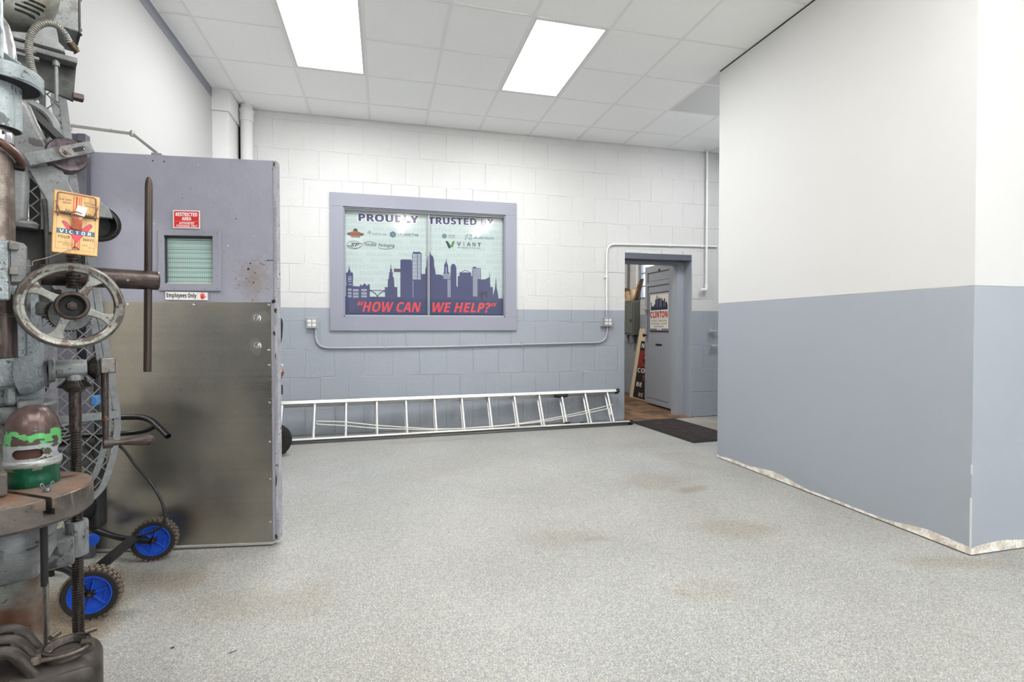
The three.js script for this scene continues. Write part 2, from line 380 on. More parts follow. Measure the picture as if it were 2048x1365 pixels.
  const bead = part('mortar', painted(merged(beads), 0, oneColour), M.mortar, parent); bead.position.z = z;
  bead.userData.kind = 'stuff';
  // core of the wall behind the blocks, open at the holes
  const core = [], xs = [...new Set([x0, x1, ...holes.flatMap((h) => [h[0], h[2]])])].sort((a, b) => a - b), ys = [...new Set([-0.02, PAINT, yTop + 0.15, ...holes.flatMap((h) => [Math.max(h[1], -0.02), h[3]])])].sort((a, b) => a - b);
  for (let i = 0; i + 1 < xs.length; i++) for (let j = 0; j + 1 < ys.length; j++) {
    const cx = (xs[i] + xs[i + 1]) / 2, cy = (ys[j] + ys[j + 1]) / 2;
    if (holes.some(([a, b, c, d]) => cx > a && cx < c && cy > b - 0.03 && cy < d)) continue;
    core.push(bx(xs[i], ys[j], z - back, xs[i + 1], ys[j + 1], z - 0.0055, 0));
  }
  part('wall_core', painted(merged(core), 0, oneColour), M.mortar, parent);
}
{
  const w = thing('wall_back', 'back wall of painted square blocks, white above and grey below', 'wall', [0, 0, 0], 0, null, 'structure');
  blockWall(w, -1.42, 4.312, CEIL - 0.012, BACK, [SIGN, DOOR2], 0.17);
  // dark backing that paints the shade in the gap beside the pilaster
  part('gap_backing', [bx(LEFT - 0.3, 0, BACK - 0.17, -1.425, CEIL + 0.1, BACK - 0.1, 0)], M.dark, w);
}

// ---------------------------------------------------------------- left wall with doorway, pilaster, steel beam strip
const LDOOR = [-3.11, -2.06, 2.06];                        // z range and height of the doorway behind the machine
{
  const w = thing('wall_left', 'smooth white left wall behind the machine', 'wall', [0, 0, 0], 0, null, 'structure');
  const th = 0.14, yT = 3.366;
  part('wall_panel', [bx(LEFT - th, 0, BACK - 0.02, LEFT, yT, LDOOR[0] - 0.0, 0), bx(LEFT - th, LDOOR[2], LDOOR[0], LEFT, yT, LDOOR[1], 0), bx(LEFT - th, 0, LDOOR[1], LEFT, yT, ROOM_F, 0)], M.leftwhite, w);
  part('beam_strip', bx(LEFT - th, yT, -5.45, LEFT + 0.004, CEIL + 0.02, ROOM_F, 0.001), M.beamgrey, w, 'dark grey steel strip under the ceiling');
  part('pilaster', [bx(LEFT - th, 0, BACK + 0.03, -1.44, 3.246, -5.47, 0.004), bx(LEFT - th, 3.246, BACK + 0.03, -1.421, CEIL, -5.455, 0.003)], M.drywhite, w);
  // white-walled store behind the doorway
  const d = LEFT - th;
  part('store_wall', [bx(d - 1.6, 0, LDOOR[0] - 0.5, d - 1.5, 2.6, LDOOR[1] + 0.5, 0), bx(d - 1.5, 0, LDOOR[0] - 0.6, d, 2.6, LDOOR[0] - 0.5, 0), bx(d - 1.5, 0, LDOOR[1] + 0.5, d, 2.6, LDOOR[1] + 0.6, 0), bx(d - 1.6, 2.6, LDOOR[0] - 0.6, d, 2.7, LDOOR[1] + 0.6, 0), bx(d - 1.6, -0.1, LDOOR[0] - 0.6, d + 0.0, -0.003, LDOOR[1] + 0.6, 0)], std({ color: 0xd8d6d0, roughness: 0.9 }), w);
  const sl = thing('strip_light', 'added unseen ceiling strip in the store behind the left doorway', 'strip light', [LEFT - 0.9, 2.59, -2.6]);  // lamp added out of view to brighten the store
  part('light_housing', bx(-0.1, -0.04, -0.45, 0.1, 0, 0.45, 0.005), M.white, sl); for (const q of [-1, 1]) part('light_tube', cyl([q * 0.05, -0.056, -0.43], [q * 0.05, -0.056, 0.43], 0.013), std({ color: 0xffffff, emissive: 0xfff8ee, emissiveIntensity: 6 }), sl);
  const sr = new THREE.RectAreaLight(0xffffff, 14, 0.2, 0.9); sr.position.set(0, -0.08, 0); sr.rotation.x = -Math.PI / 2; sl.add(sr);
  const f = thing('door_frame', 'lilac grey steel door frame on the left wall behind the machine', 'door frame', [LEFT, 0, 0], 0, null, 'structure');
  part('jamb', bx(-0.145, 0, LDOOR[0] - 0.055, 0.02, LDOOR[2] + 0.1, LDOOR[0], 0.004), M.lilac, f);
  part('jamb', bx(-0.145, 0, LDOOR[1], 0.02, LDOOR[2] + 0.1, LDOOR[1] + 0.055, 0.004), M.lilac, f);
  part('post', [bx(0.0, 0, -0.0, 0.10, LDOOR[2] + 0.08, 0.035, 0.003), bx(0.10, 0, -0.0, 0.138, LDOOR[2] + 0.08, 0.045, 0.003)].map((q) => q.translate(0, 0, -3.058)), std({ color: new THREE.Color(0.09, 0.09, 0.112), roughness: 0.5 }), f, 'dark grooved post in front of the hinge side');
  part('header', bx(-0.145, LDOOR[2] + 0.01, LDOOR[0], 0.02, LDOOR[2] + 0.14, LDOOR[1], 0.004), M.lilac, f);
}

// ---------------------------------------------------------------- boxed-in partition on the right and the rest of the shell
{
  const w = thing('wall_right', 'smooth right partition, white above and grey below, torn along its foot', 'wall', [0, 0, 0], 0, null, 'structure');
  part('upper_paint', bx(PX, PAINT, PZ0, 4.25, CEIL - 0.014, PZ1, 0.003), M.white, w);
  part('lower_paint', bx(PX, 0.016, PZ0, 4.25, PAINT, PZ1, 0.003), M.grey, w);
  part('upper_paint', bx(4.25, PAINT, PZ1 - 0.15, ROOM_R, CEIL, PZ1, 0), M.white, w);
  part('lower_paint', bx(4.25, 0.016, PZ1 - 0.15, ROOM_R, PAINT, PZ1, 0), M.grey, w);
  part('core', bx(PX + 0.012, 0, PZ0 + 0.012, ROOM_R, 0.017, PZ1 - 0.012, 0), M.dark, w);
  // torn paper facing along the foot: an irregular thin strip
  const strip = (L, seedy) => {
    const top = [], n = Math.round(L / 0.012); let s = seedy; const R = () => { s = (s * 16807) % 2147483647; return s / 2147483647; };
    let h = 0.02;
    for (let i = 0; i <= n; i++) { const u = i / n, env = 0.030 * Math.max(0, Math.sin(u * 9.3 + seedy) * 0.6 + Math.sin(u * 23.1) * 0.3 + 0.35); h = mix(h, 0.010 + env + 0.006 * R(), 0.45); top.push([u * L, h]); }
    return extrude([[0, 0], ...top.map(([a, b]) => [a, b + 0.003]).reverse().map((q) => q).reverse(), [L, 0]].filter((q, i, A) => !i || q[0] !== A[i - 1][0] || q[1] !== A[i - 1][1]), 0.0012, 0);
  };
  const a = part('torn_paper', metric(strip(PZ1 - PZ0, 5)), paper, w, 'torn beige paper and plaster along the foot of the wall');
  a.rotation.y = Math.PI / 2 * -1; a.position.set(PX - 0.0002, 0.006, PZ0);
  const b = part('torn_paper', metric(strip(2.4, 13)), paper, w); b.position.set(PX, 0.006, PZ1 + 0.0002);
  part('corner_bead', [bx(PX - 0.0012, 0.02, PZ1 - 0.006, PX + 0.004, 0.3, PZ1 + 0.0012, 0.0006), bx(PX - 0.001, 0.42, PZ1 - 0.004, PX + 0.003, 0.47, PZ1 + 0.001, 0.0005)], M.white, w);
  part('top_gap', bx(PX + 0.004, CEIL - 0.016, PZ0, 4.2, CEIL + 0.01, PZ1, 0), M.dark, w);
  // shell of the shop; rear opening and side windows are added to admit daylight
  const s = thing('wall_rear', 'rear wall of the shop behind the viewer', 'wall', [0, 0, 0], 0, null, 'structure');
  part('rear_wall', [bx(LEFT - 0.14, 1.6, ROOM_F, 3.9, CEIL + 0.2, ROOM_F + 0.2, 0), bx(3.9, 3.1, ROOM_F, ROOM_R + 0.2, CEIL + 0.2, ROOM_F + 0.2, 0)], M.white, s);
  part('rear_wainscot', bx(LEFT - 0.14, 0, ROOM_F - 0.01, 3.9, 1.6, ROOM_F + 0.2, 0), std({ color: new THREE.Color(0.20, 0.185, 0.172), roughness: 0.8 }), s);
  part('added_apron', bx(-6, -0.25, ROOM_F, 16, -0.02, ROOM_F + 14, 0), std({ color: new THREE.Color(0.35, 0.34, 0.33), roughness: 0.9 }), s);
  const e = thing('wall_side', 'far side wall of the shop', 'wall', [0, 0, 0], 0, null, 'structure');
  part('side_wall', [bx(ROOM_R, 0, PZ1 - 0.15, ROOM_R + 0.2, 0.9, ROOM_F, 0), bx(ROOM_R, 3.15, PZ1 - 0.15, ROOM_R + 0.2, CEIL + 0.2, ROOM_F, 0), bx(ROOM_R, 0.9, PZ1 - 0.15, ROOM_R + 0.2, 3.15, 0.2, 0), bx(ROOM_R, 0.9, 4.1, ROOM_R + 0.2, 3.15, ROOM_F, 0)], M.white, e);
  for (let i = 1; i < 8; i++) part('glazing_bar', bx(ROOM_R + 0.08, 0.9, 0.2 + i * 0.4875 - 0.012, ROOM_R + 0.11, 3.15, 0.2 + i * 0.4875 + 0.012, 0), M.beamgrey, e);  // bars across the added, unseen side window
  for (let i = 1; i < 5; i++) part('glazing_bar', bx(ROOM_R + 0.08, 0.9 + i * 0.45 - 0.012, 0.2, ROOM_R + 0.11, 0.9 + i * 0.45 + 0.012, 4.1, 0), M.beamgrey, e);
  const r = thing('wall_recess', 'end wall of the passage behind the partition', 'wall', [0, 0, 0], 0, null, 'structure');
  part('recess_wall', bx(4.31, 0, BACK - 0.18, 4.46, CEIL + 0.15, PZ1 - 0.15, 0), M.grey, r);
}

// ---------------------------------------------------------------- suspended ceiling
{
  const c = thing('ceiling', 'suspended ceiling of white square tiles in a light metal grid', 'ceiling', [0, 0, 0], 0, null, 'structure');
  const xs = [LEFT], zs = [];
  for (let k = 0; k < 15; k++) { const x = GX + k * T; if (x < ROOM_R) xs.push(x); } xs.push(ROOM_R);
  zs.push(BACK); for (let k = 1; k > -16; k--) { const z = GZ - k * T; if (z > BACK + 0.05 && z < ROOM_F) zs.push(z); } zs.push(ROOM_F);
  const light = (i, j) => {                                // cells taken by the recessed panels
    const x = xs[i], z = zs[j];
    return [...LIGHTS, [GX + 8 * T, GZ]].some(([lx, lz]) => Math.abs(x - lx) < 0.01 && z > lz - 0.01 && z < lz + 2 * T - 0.05);
  };
  const variants = new Map();
  for (let i = 0; i + 1 < xs.length; i++) for (let j = 0; j + 1 < zs.length; j++) {
    if (light(i, j)) continue;
    const w = xs[i + 1] - xs[i] - 0.012, d = zs[j + 1] - zs[j] - 0.012; if (w < 0.03 || d < 0.03) continue;
    const v = (i * 7 + j * 3) % 3, key = w.toFixed(3) + d.toFixed(3) + v;
    if (!variants.has(key)) { const g = new THREE.BoxGeometry(w, 0.014, d); variants.set(key, metric(g.toNonIndexed(), v * 0.3, v * 0.2)); }
    const old = xs[i] > PX - 0.05 && xs[i] < PX + 0.1 && zs[j] > -4.9 && zs[j] < -3;  // cells beside the partition take the greyer tile
    const t = part('ceiling_tile', variants.get(key), old ? M.greyTile : M.tile, c);
    t.position.set((xs[i] + xs[i + 1]) / 2, CEIL + 0.008 + (rnd() < 0.2 ? 0.003 : 0), (zs[j] + zs[j + 1]) / 2);
    t.rotation.set(rr(-0.002, 0.002), 0, rr(-0.002, 0.002));
  }
  for (const x of xs) part('grid_bar', bx(x - 0.012, CEIL - 0.002, BACK, x + 0.012, CEIL + 0.03, ROOM_F, 0.0008), M.grid, c);
  for (let j = 0; j < zs.length; j++) for (let i = 0; i + 1 < xs.length; i++) {
    if (LIGHTS.some(([lx, lz]) => Math.abs(xs[i] - lx) < 0.01 && zs[j] > lz + 0.1 && zs[j] < lz + 2 * T - 0.1)) continue;
    part('grid_bar', bx(xs[i] + 0.012, CEIL - 0.0015, zs[j] - 0.010, xs[i + 1] - 0.012, CEIL + 0.03, zs[j] + 0.010, 0.0008), M.grid, c);
  }
  part('ceiling_deck', bx(LEFT - 0.14, CEIL + 0.12, BACK - 0.1, ROOM_R + 0.2, CEIL + 0.25, ROOM_F + 0.2, 0), M.dark, c);
}

// ---------------------------------------------------------------- lettering helpers
function fit(c, text, x, base, width, cap, o = {}) {     // text set to a width and a capital height
  c.save(); c.translate(x, base); if (o.turn) c.rotate(o.turn); if (o.skew) c.transform(1, 0, -o.skew, 1, 0, 0);
  c.font = (o.style || 'bold') + ' 100px ' + (o.font || 'sans-serif');
  const m = c.measureText(text); c.scale(width / m.width, cap / 71);
  if (o.stroke) { c.strokeStyle = o.stroke; c.lineWidth = o.line || 10; c.lineJoin = 'round'; c.strokeText(text, 0, 0); }
  c.fillStyle = o.fill || '#222'; c.fillText(text, 0, 0);
  if (o.thick) { c.strokeStyle = o.fill; c.lineWidth = o.thick; c.strokeText(text, 0, 0); }
  c.restore();
}
function poly(c, text, fill) { c.fillStyle = fill; c.beginPath(); text.split(' ').forEach((q, i) => { const [x, y] = q.split(',').map(Number); i ? c.lineTo(x, y) : c.moveTo(x, y); }); c.closePath(); c.fill(); }
function flat(tex, w, h, o = {}) { return std({ map: tex, roughness: o.rough ?? 0.6, metalness: 0 }); }
// thin printed sheet, w x h, centred, front at z = t; face carries the whole print, edges take its border colour
function sheet(w, h, t = 0.002, r = 0) {
  const g = new THREE.BoxGeometry(w, h, t).toNonIndexed(), p = g.attributes.position, uv = g.attributes.uv;
  for (let i = 0; i < p.count; i++) uv.setXY(i, Math.min(0.998, Math.max(0.002, p.getX(i) / w + 0.5)), Math.min(0.998, Math.max(0.002, p.getY(i) / h + 0.5)));
  return g;
}

// ---------------------------------------------------------------- window with the printed board behind sliding glass
{
  const z = BACK, w = thing('window_1', 'wide grey wooden-framed window with two sliding glass panes in the block wall', 'window', [0.49, 0, z], 0, null, 'structure');
  const X = (x) => x - 0.49, f = 0.024, o = [-0.556, 1.134, 1.534, 2.634], n = [-0.415, 1.285, 1.397, 2.489];
  part('frame_board', bx(X(o[0]), n[3], 0, X(o[2]), o[3], f, 0.002), M.trimgrey, w);
  part('frame_board', bx(X(o[0]), o[1], 0, X(o[2]), n[1], f, 0.002), M.trimgrey, w);
  part('frame_board', bx(X(o[0]), n[1], 0, X(n[0]), n[3], f - 0.001, 0.002), M.trimgrey, w);
  part('frame_board', bx(X(n[2]), n[1], 0, X(o[2]), n[3], f - 0.001, 0.002), M.trimgrey, w);
  const lx = [[n[0], n[1], n[0] + 0.012, n[3]], [n[2] - 0.012, n[1], n[2], n[3]], [n[0], n[3] - 0.012, n[2], n[3]], [n[0], n[1], n[2], n[1] + 0.012]];
  for (const [a, b, c, d] of lx) part('liner', bx(X(a), b, -0.075, X(c), d, 0.010, 0.001), M.trimgrey, w);
  const inner = std({ color: new THREE.Color(0.40, 0.41, 0.42), roughness: 0.4, metalness: 0.3 });
  part('track', [bx(X(n[0] + 0.012), n[1] + 0.012, -0.06, X(n[2] - 0.012), n[1] + 0.024, -0.006, 0.001), bx(X(n[0] + 0.012), n[3] - 0.026, -0.06, X(n[2] - 0.012), n[3] - 0.012, -0.012, 0.001)], inner, w);
  const glass = phys({ color: 0xffffff, roughness: 0.01, transmission: 1, thickness: 0, ior: 1.5 });
  const mid = 0.51;
  const p1 = part('pane', bx(X(n[0] + 0.014), n[1] + 0.02, -0.036, X(mid + 0.012), n[3] - 0.02, -0.033, 0), glass, w);
  const p2 = part('pane', bx(X(mid - 0.012), n[1] + 0.02, -0.052, X(n[2] - 0.014), n[3] - 0.02, -0.049, 0), glass, w);
  part('stile', bx(X(mid - 0.004), n[1] + 0.02, -0.040, X(mid + 0.006), n[3] - 0.02, -0.029, 0.001), inner, w);
  part('stile', bx(X(mid - 0.016), n[1] + 0.02, -0.054, X(mid - 0.011), n[3] - 0.02, -0.045, 0.001), inner, w);
  for (const [x, y] of [[-0.36, 1.19], [0.05, 1.2], [0.6, 1.19], [0.98, 1.21], [-0.48, 2.52], [1.47, 1.8], [1.47, 2.4], [1.45, 1.22], [-0.49, 1.6], [0.2, 2.55], [1.1, 2.57]]) part('nail_head', cyl([X(x), y, f - 0.001], [X(x), y, f + 0.0008], 0.004, 0.0035, 10), M.beamgrey, w);
  // printed board
  const PW = 1.825, PH = 1.21, tex = canvasTex(2000, 1326, (c, W, H) => {
    c.fillStyle = '#cfe0dd'; c.fillRect(0, 0, W, H);
    const words = ['MACHINING', 'COATING', 'ENGINEERING', 'FABRICATING', 'WELDING'];
    let k = 0; for (let row = 0; row < 16; row++) { let x = -260 + (row * 173) % 300; c.globalAlpha = 0.5; while (x < 2050) { const s = words[(k++ * 3 + row) % 5]; const wd = s.length * 44; fit(c, s, x, 120 + row * 78 - x * 0.02, wd, 48, { style: '', fill: '#b3c4c2', turn: -0.025 }); x += wd + 85; } }
    c.globalAlpha = 1;
    const sky = '#3a4172';
    fit(c, 'PROUDLY', 172, 159, 728, 84, { fill: '#32346b', stroke: '#ffffff', line: 16, thick: 4, turn: -0.012 });
    fit(c, 'TRUSTED BY', 1024, 152, 838, 80, { fill: '#32346b', stroke: '#ffffff', line: 15, thick: 4, turn: -0.02 });
    // company marks
    c.fillStyle = '#3d4a50'; c.beginPath(); c.ellipse(148, 278, 26, 24, 0, 0, 7); c.fill();
    c.fillStyle = '#a05a3c'; c.beginPath(); c.moveTo(88, 300); c.lineTo(148, 280); c.lineTo(208, 300); c.lineTo(208, 348); c.lineTo(88, 348); c.fill();
    c.fillStyle = '#5a4a44'; c.fillRect(62, 306, 28, 34); c.fillRect(206, 306, 28, 34); c.beginPath(); c.arc(58, 322, 9, 0, 7); c.arc(240, 322, 9, 0, 7); c.fill();
    fit(c, 'TEXAS', 96, 340, 104, 32, { fill: '#6e1f1a', stroke: '#d8a98a', line: 4 }); c.fillStyle = '#7c6f5c'; c.fillRect(96, 350, 104, 14);
    c.fillStyle = '#6d8796'; for (const [a, b] of [[312, 280], [312, 308], [298, 294], [326, 294]]) { c.beginPath(); c.moveTo(a, b - 14); c.lineTo(a + 8, b); c.lineTo(a, b + 14); c.lineTo(a - 8, b); c.fill(); }
    fit(c, 'Pacific Fire Stabs', 342, 322, 172, 22, { fill: '#6a7f88', style: 'italic bold' });
    c.fillStyle = '#2f5268'; c.beginPath(); for (let i = 0; i < 6; i++) { const a = Math.PI / 6 + i * Math.PI / 3; c.lineTo(590 + 40 * Math.cos(a), 308 + 40 * Math.sin(a)); } c.fill();
    c.strokeStyle = '#9fc0cc'; c.lineWidth = 4; c.beginPath(); for (let i = 0; i < 7; i++) { const a = Math.PI / 6 + i * Math.PI / 3; c.lineTo(590 + 24 * Math.cos(a), 308 + 24 * Math.sin(a)); } c.stroke(); c.fillStyle = '#9fc0cc'; c.fillRect(582, 300, 16, 16);
    fit(c, 'BUFFALO', 645, 308, 70, 15, { fill: '#7d8d90' }); fit(c, 'Lean-Tugg', 722, 312, 182, 28, { fill: '#3a4648' }); c.fillStyle = '#8aa0a0'; c.fillRect(645, 322, 210, 3);
    c.strokeStyle = '#2a3f44'; c.lineWidth = 6; c.beginPath(); c.ellipse(130, 455, 82, 48, -0.08, 0.5, 5.6); c.stroke(); c.beginPath(); c.moveTo(60, 470); c.quadraticCurveTo(190, 530, 235, 440); c.quadraticCurveTo(285, 380, 400, 430); c.stroke();
    fit(c, 'SP', 84, 474, 100, 46, { fill: '#1f3036', style: 'italic bold' }); c.fillStyle = '#1f3036'; c.fillRect(100, 430, 120, 10); c.fillRect(56, 462, 60, 8);
    fit(c, 'Flexible', 250, 462, 140, 38, { fill: '#1d292d', style: 'italic bold' }); fit(c, 'Packaging', 412, 462, 198, 38, { fill: '#1d292d', style: 'italic bold' });
    c.lineWidth = 8; c.strokeStyle = '#4a6066'; c.beginPath(); c.moveTo(412, 476); c.quadraticCurveTo(500, 512, 600, 470); c.stroke();
    c.fillStyle = '#4c6f79'; c.beginPath(); c.arc(1224, 300, 30, 0, 7); c.fill(); c.strokeStyle = '#a8c3c6'; c.lineWidth = 3; for (const q of [10, 20]) { c.beginPath(); c.arc(1224, 300, q, 0, 7); c.stroke(); }
    fit(c, 'LEAD GE', 1266, 300, 92, 22, { fill: '#6b5a60' }); fit(c, 'DONE WITH', 1266, 322, 92, 14, { fill: '#7a6a70' });
    c.fillStyle = '#5a7480'; for (let i = 0; i < 4; i++) for (let j = 0; j < 4; j++) if ((i + j * 3) % 5) c.fillRect(1486 + i * 22 + (i > 1 ? 6 : 0), 262 + j * 19 + (j > 1 ? 6 : 0), 14, 12);
    fit(c, 'Kaleida Health.', 1586, 318, 292, 34, { fill: '#5f7a80', style: '' });
    c.fillStyle = '#23424f'; c.beginPath(); c.moveTo(1235, 362); c.lineTo(1268, 362); c.lineTo(1310, 430); c.lineTo(1292, 456); c.quadraticCurveTo(1270, 450, 1262, 420); c.fill();
    c.fillStyle = '#4f8f3f'; c.beginPath(); c.moveTo(1328, 360); c.lineTo(1358, 358); c.lineTo(1330, 436); c.lineTo(1296, 440); c.fill();
    let vx = 1384; for (const ch of 'VIANT') { fit(c, ch, vx, 416, ch === 'I' ? 16 : 50, 50, { fill: '#27343c' }); vx += ch === 'I' ? 46 : ch === 'V' ? 80 : 68; }
    fit(c, 'WE BRING IT FOR LIFE', 1388, 446, 300, 16, { fill: '#5c6e74' });
    // skyline
    c.fillStyle = '#22366a'; c.fillRect(0, 1078, W, H - 1078);
    poly(c, '35,1313 34,958 39,950 35,801 44,787 50,793 58,779 66,752 73,697 79,745 90,779 98,795 105,776 111,792 118,799 115,953 194,955 201,929 209,929 218,947 253,915 279,946 294,927 309,927 313,952 312,1100', sky);
    poly(c, '494,1100 490,958 525,958 528,865 542,843 536,822 545,809 542,780 556,766 549,745 559,731 564,654 570,731 583,744 576,766 590,779 585,814 596,837 603,869 606,953 641,956 643,1100', sky);
    poly(c, '677,1100 679,624 693,611 803,608 820,626 820,535 834,531 834,496 842,513 922,510 938,530 937,785 983,784 987,712 997,698 1003,613 1013,570 1038,534 1044,491 1050,534 1083,568 1094,609 1096,695 1108,723 1113,787 1167,786 1188,792 1207,805 1207,1100', sky);
    poly(c, '1200,1100 1207,770 1218,756 1220,663 1238,633 1246,576 1253,633 1270,668 1275,754 1295,768 1300,839 1303,689 1317,653 1339,645 1361,659 1375,694 1378,931 1392,938 1392,801 1414,801 1414,757 1492,720 1564,754 1567,797 1581,797 1581,1100', sky);
    poly(c, '1570,1100 1581,693 1593,677 1631,676 1631,691 1689,693 1692,837 1748,833 1801,805 1805,725 1812,813 1816,929 1849,934 1853,1039 1879,936 1890,789 1900,942 1920,1030 1924,1089 1980,1093 1980,1110', sky);
    c.strokeStyle = '#34375f'; c.lineWidth = 9; c.beginPath(); c.moveTo(312, 1000); c.lineTo(494, 1000); c.stroke(); c.lineWidth = 11; c.beginPath(); c.moveTo(312, 1008); c.quadraticCurveTo(378, 1020, 402, 1078); c.quadraticCurveTo(430, 1020, 494, 1008); c.stroke();
    c.fillStyle = '#dfe9ea'; for (let j = 0; j < 19; j++) { c.fillRect(826, 538 + j * 17, 58, 9); c.fillRect(892, 538 + j * 17, 36, 9); }
    for (let j = 0; j < 14; j++) c.fillRect(828, 876 + j * 15, 8, 7);
    for (let j = 0; j < 4; j++) for (let i = 0; i < 8; i++) c.fillRect(1212 + i * 11, 774 + j * 18, 7, 11);
    for (let j = 0; j < 16; j++) { c.fillRect(1264, 850 + j * 14, 14, 8); c.fillRect(1286, 850 + j * 14, 14, 8); }
    for (let j = 0; j < 5; j++) c.fillRect(1240, 690 + j * 16, 12, 9);
    for (let j = 0; j < 24; j++) for (let i = 0; i < (j < 9 ? 8 : 5); i++) c.fillRect(1590 + i * 12, 700 + j * 15, 7, 10);
    c.fillRect(1380, 800, 10, 132); c.beginPath(); c.moveTo(1440, 754); c.lineTo(1492, 730); c.lineTo(1545, 752); c.lineTo(1492, 750); c.fill();
    c.fillStyle = '#cfd6df'; for (const [x, y] of [[58, 984], [58, 1026], [58, 1062], [118, 990], [118, 1030], [118, 1066], [214, 986], [214, 1026], [214, 1062]]) for (let i = 0; i < (x < 100 ? 4 : 6); i++) c.fillRect(x + i * 11, y, 7, 26);
    for (const y of [834, 856, 890, 926]) for (let i = 0; i < 4; i++) c.fillRect(60 + i * 11, y, 6, y === 856 ? 24 : 13);
    c.fillStyle = '#57415f'; c.fillRect(600, 728, 80, 42);
    c.fillStyle = '#1d2544'; c.fillRect(1690, 1032, 22, 70); c.beginPath(); c.moveTo(1664, 1046); c.quadraticCurveTo(1680, 996, 1728, 990); c.lineTo(1792, 996); c.lineTo(1788, 1012); c.lineTo(1764, 1012); c.lineTo(1784, 1074); c.lineTo(1770, 1082); c.lineTo(1744, 1024); c.lineTo(1716, 1040); c.fill();
    fit(c, '\u201cHOW CAN', 146, 1262, 772, 120, { fill: '#ee3b41', style: 'italic bold', thick: 2 });
    fit(c, 'WE HELP?\u201d', 1046, 1260, 826, 120, { fill: '#ee3b41', style: 'italic bold', thick: 2 });
  });
  tex.anisotropy = 8;
  const p = part('poster', sheet(PW, PH, 0.006), std({ map: tex, roughness: 0.7, color: new THREE.Color(0.74, 0.74, 0.74) }), scene);
  p.position.set(0.4875, 1.895, BACK - 0.075);
  tag(p, 'printed skyline board with navy and red lettering behind the window glass', 'poster');
  part('backing', bx(X(-0.43), 1.27, -0.17, X(1.41), 2.52, -0.12, 0), M.white, w);
}

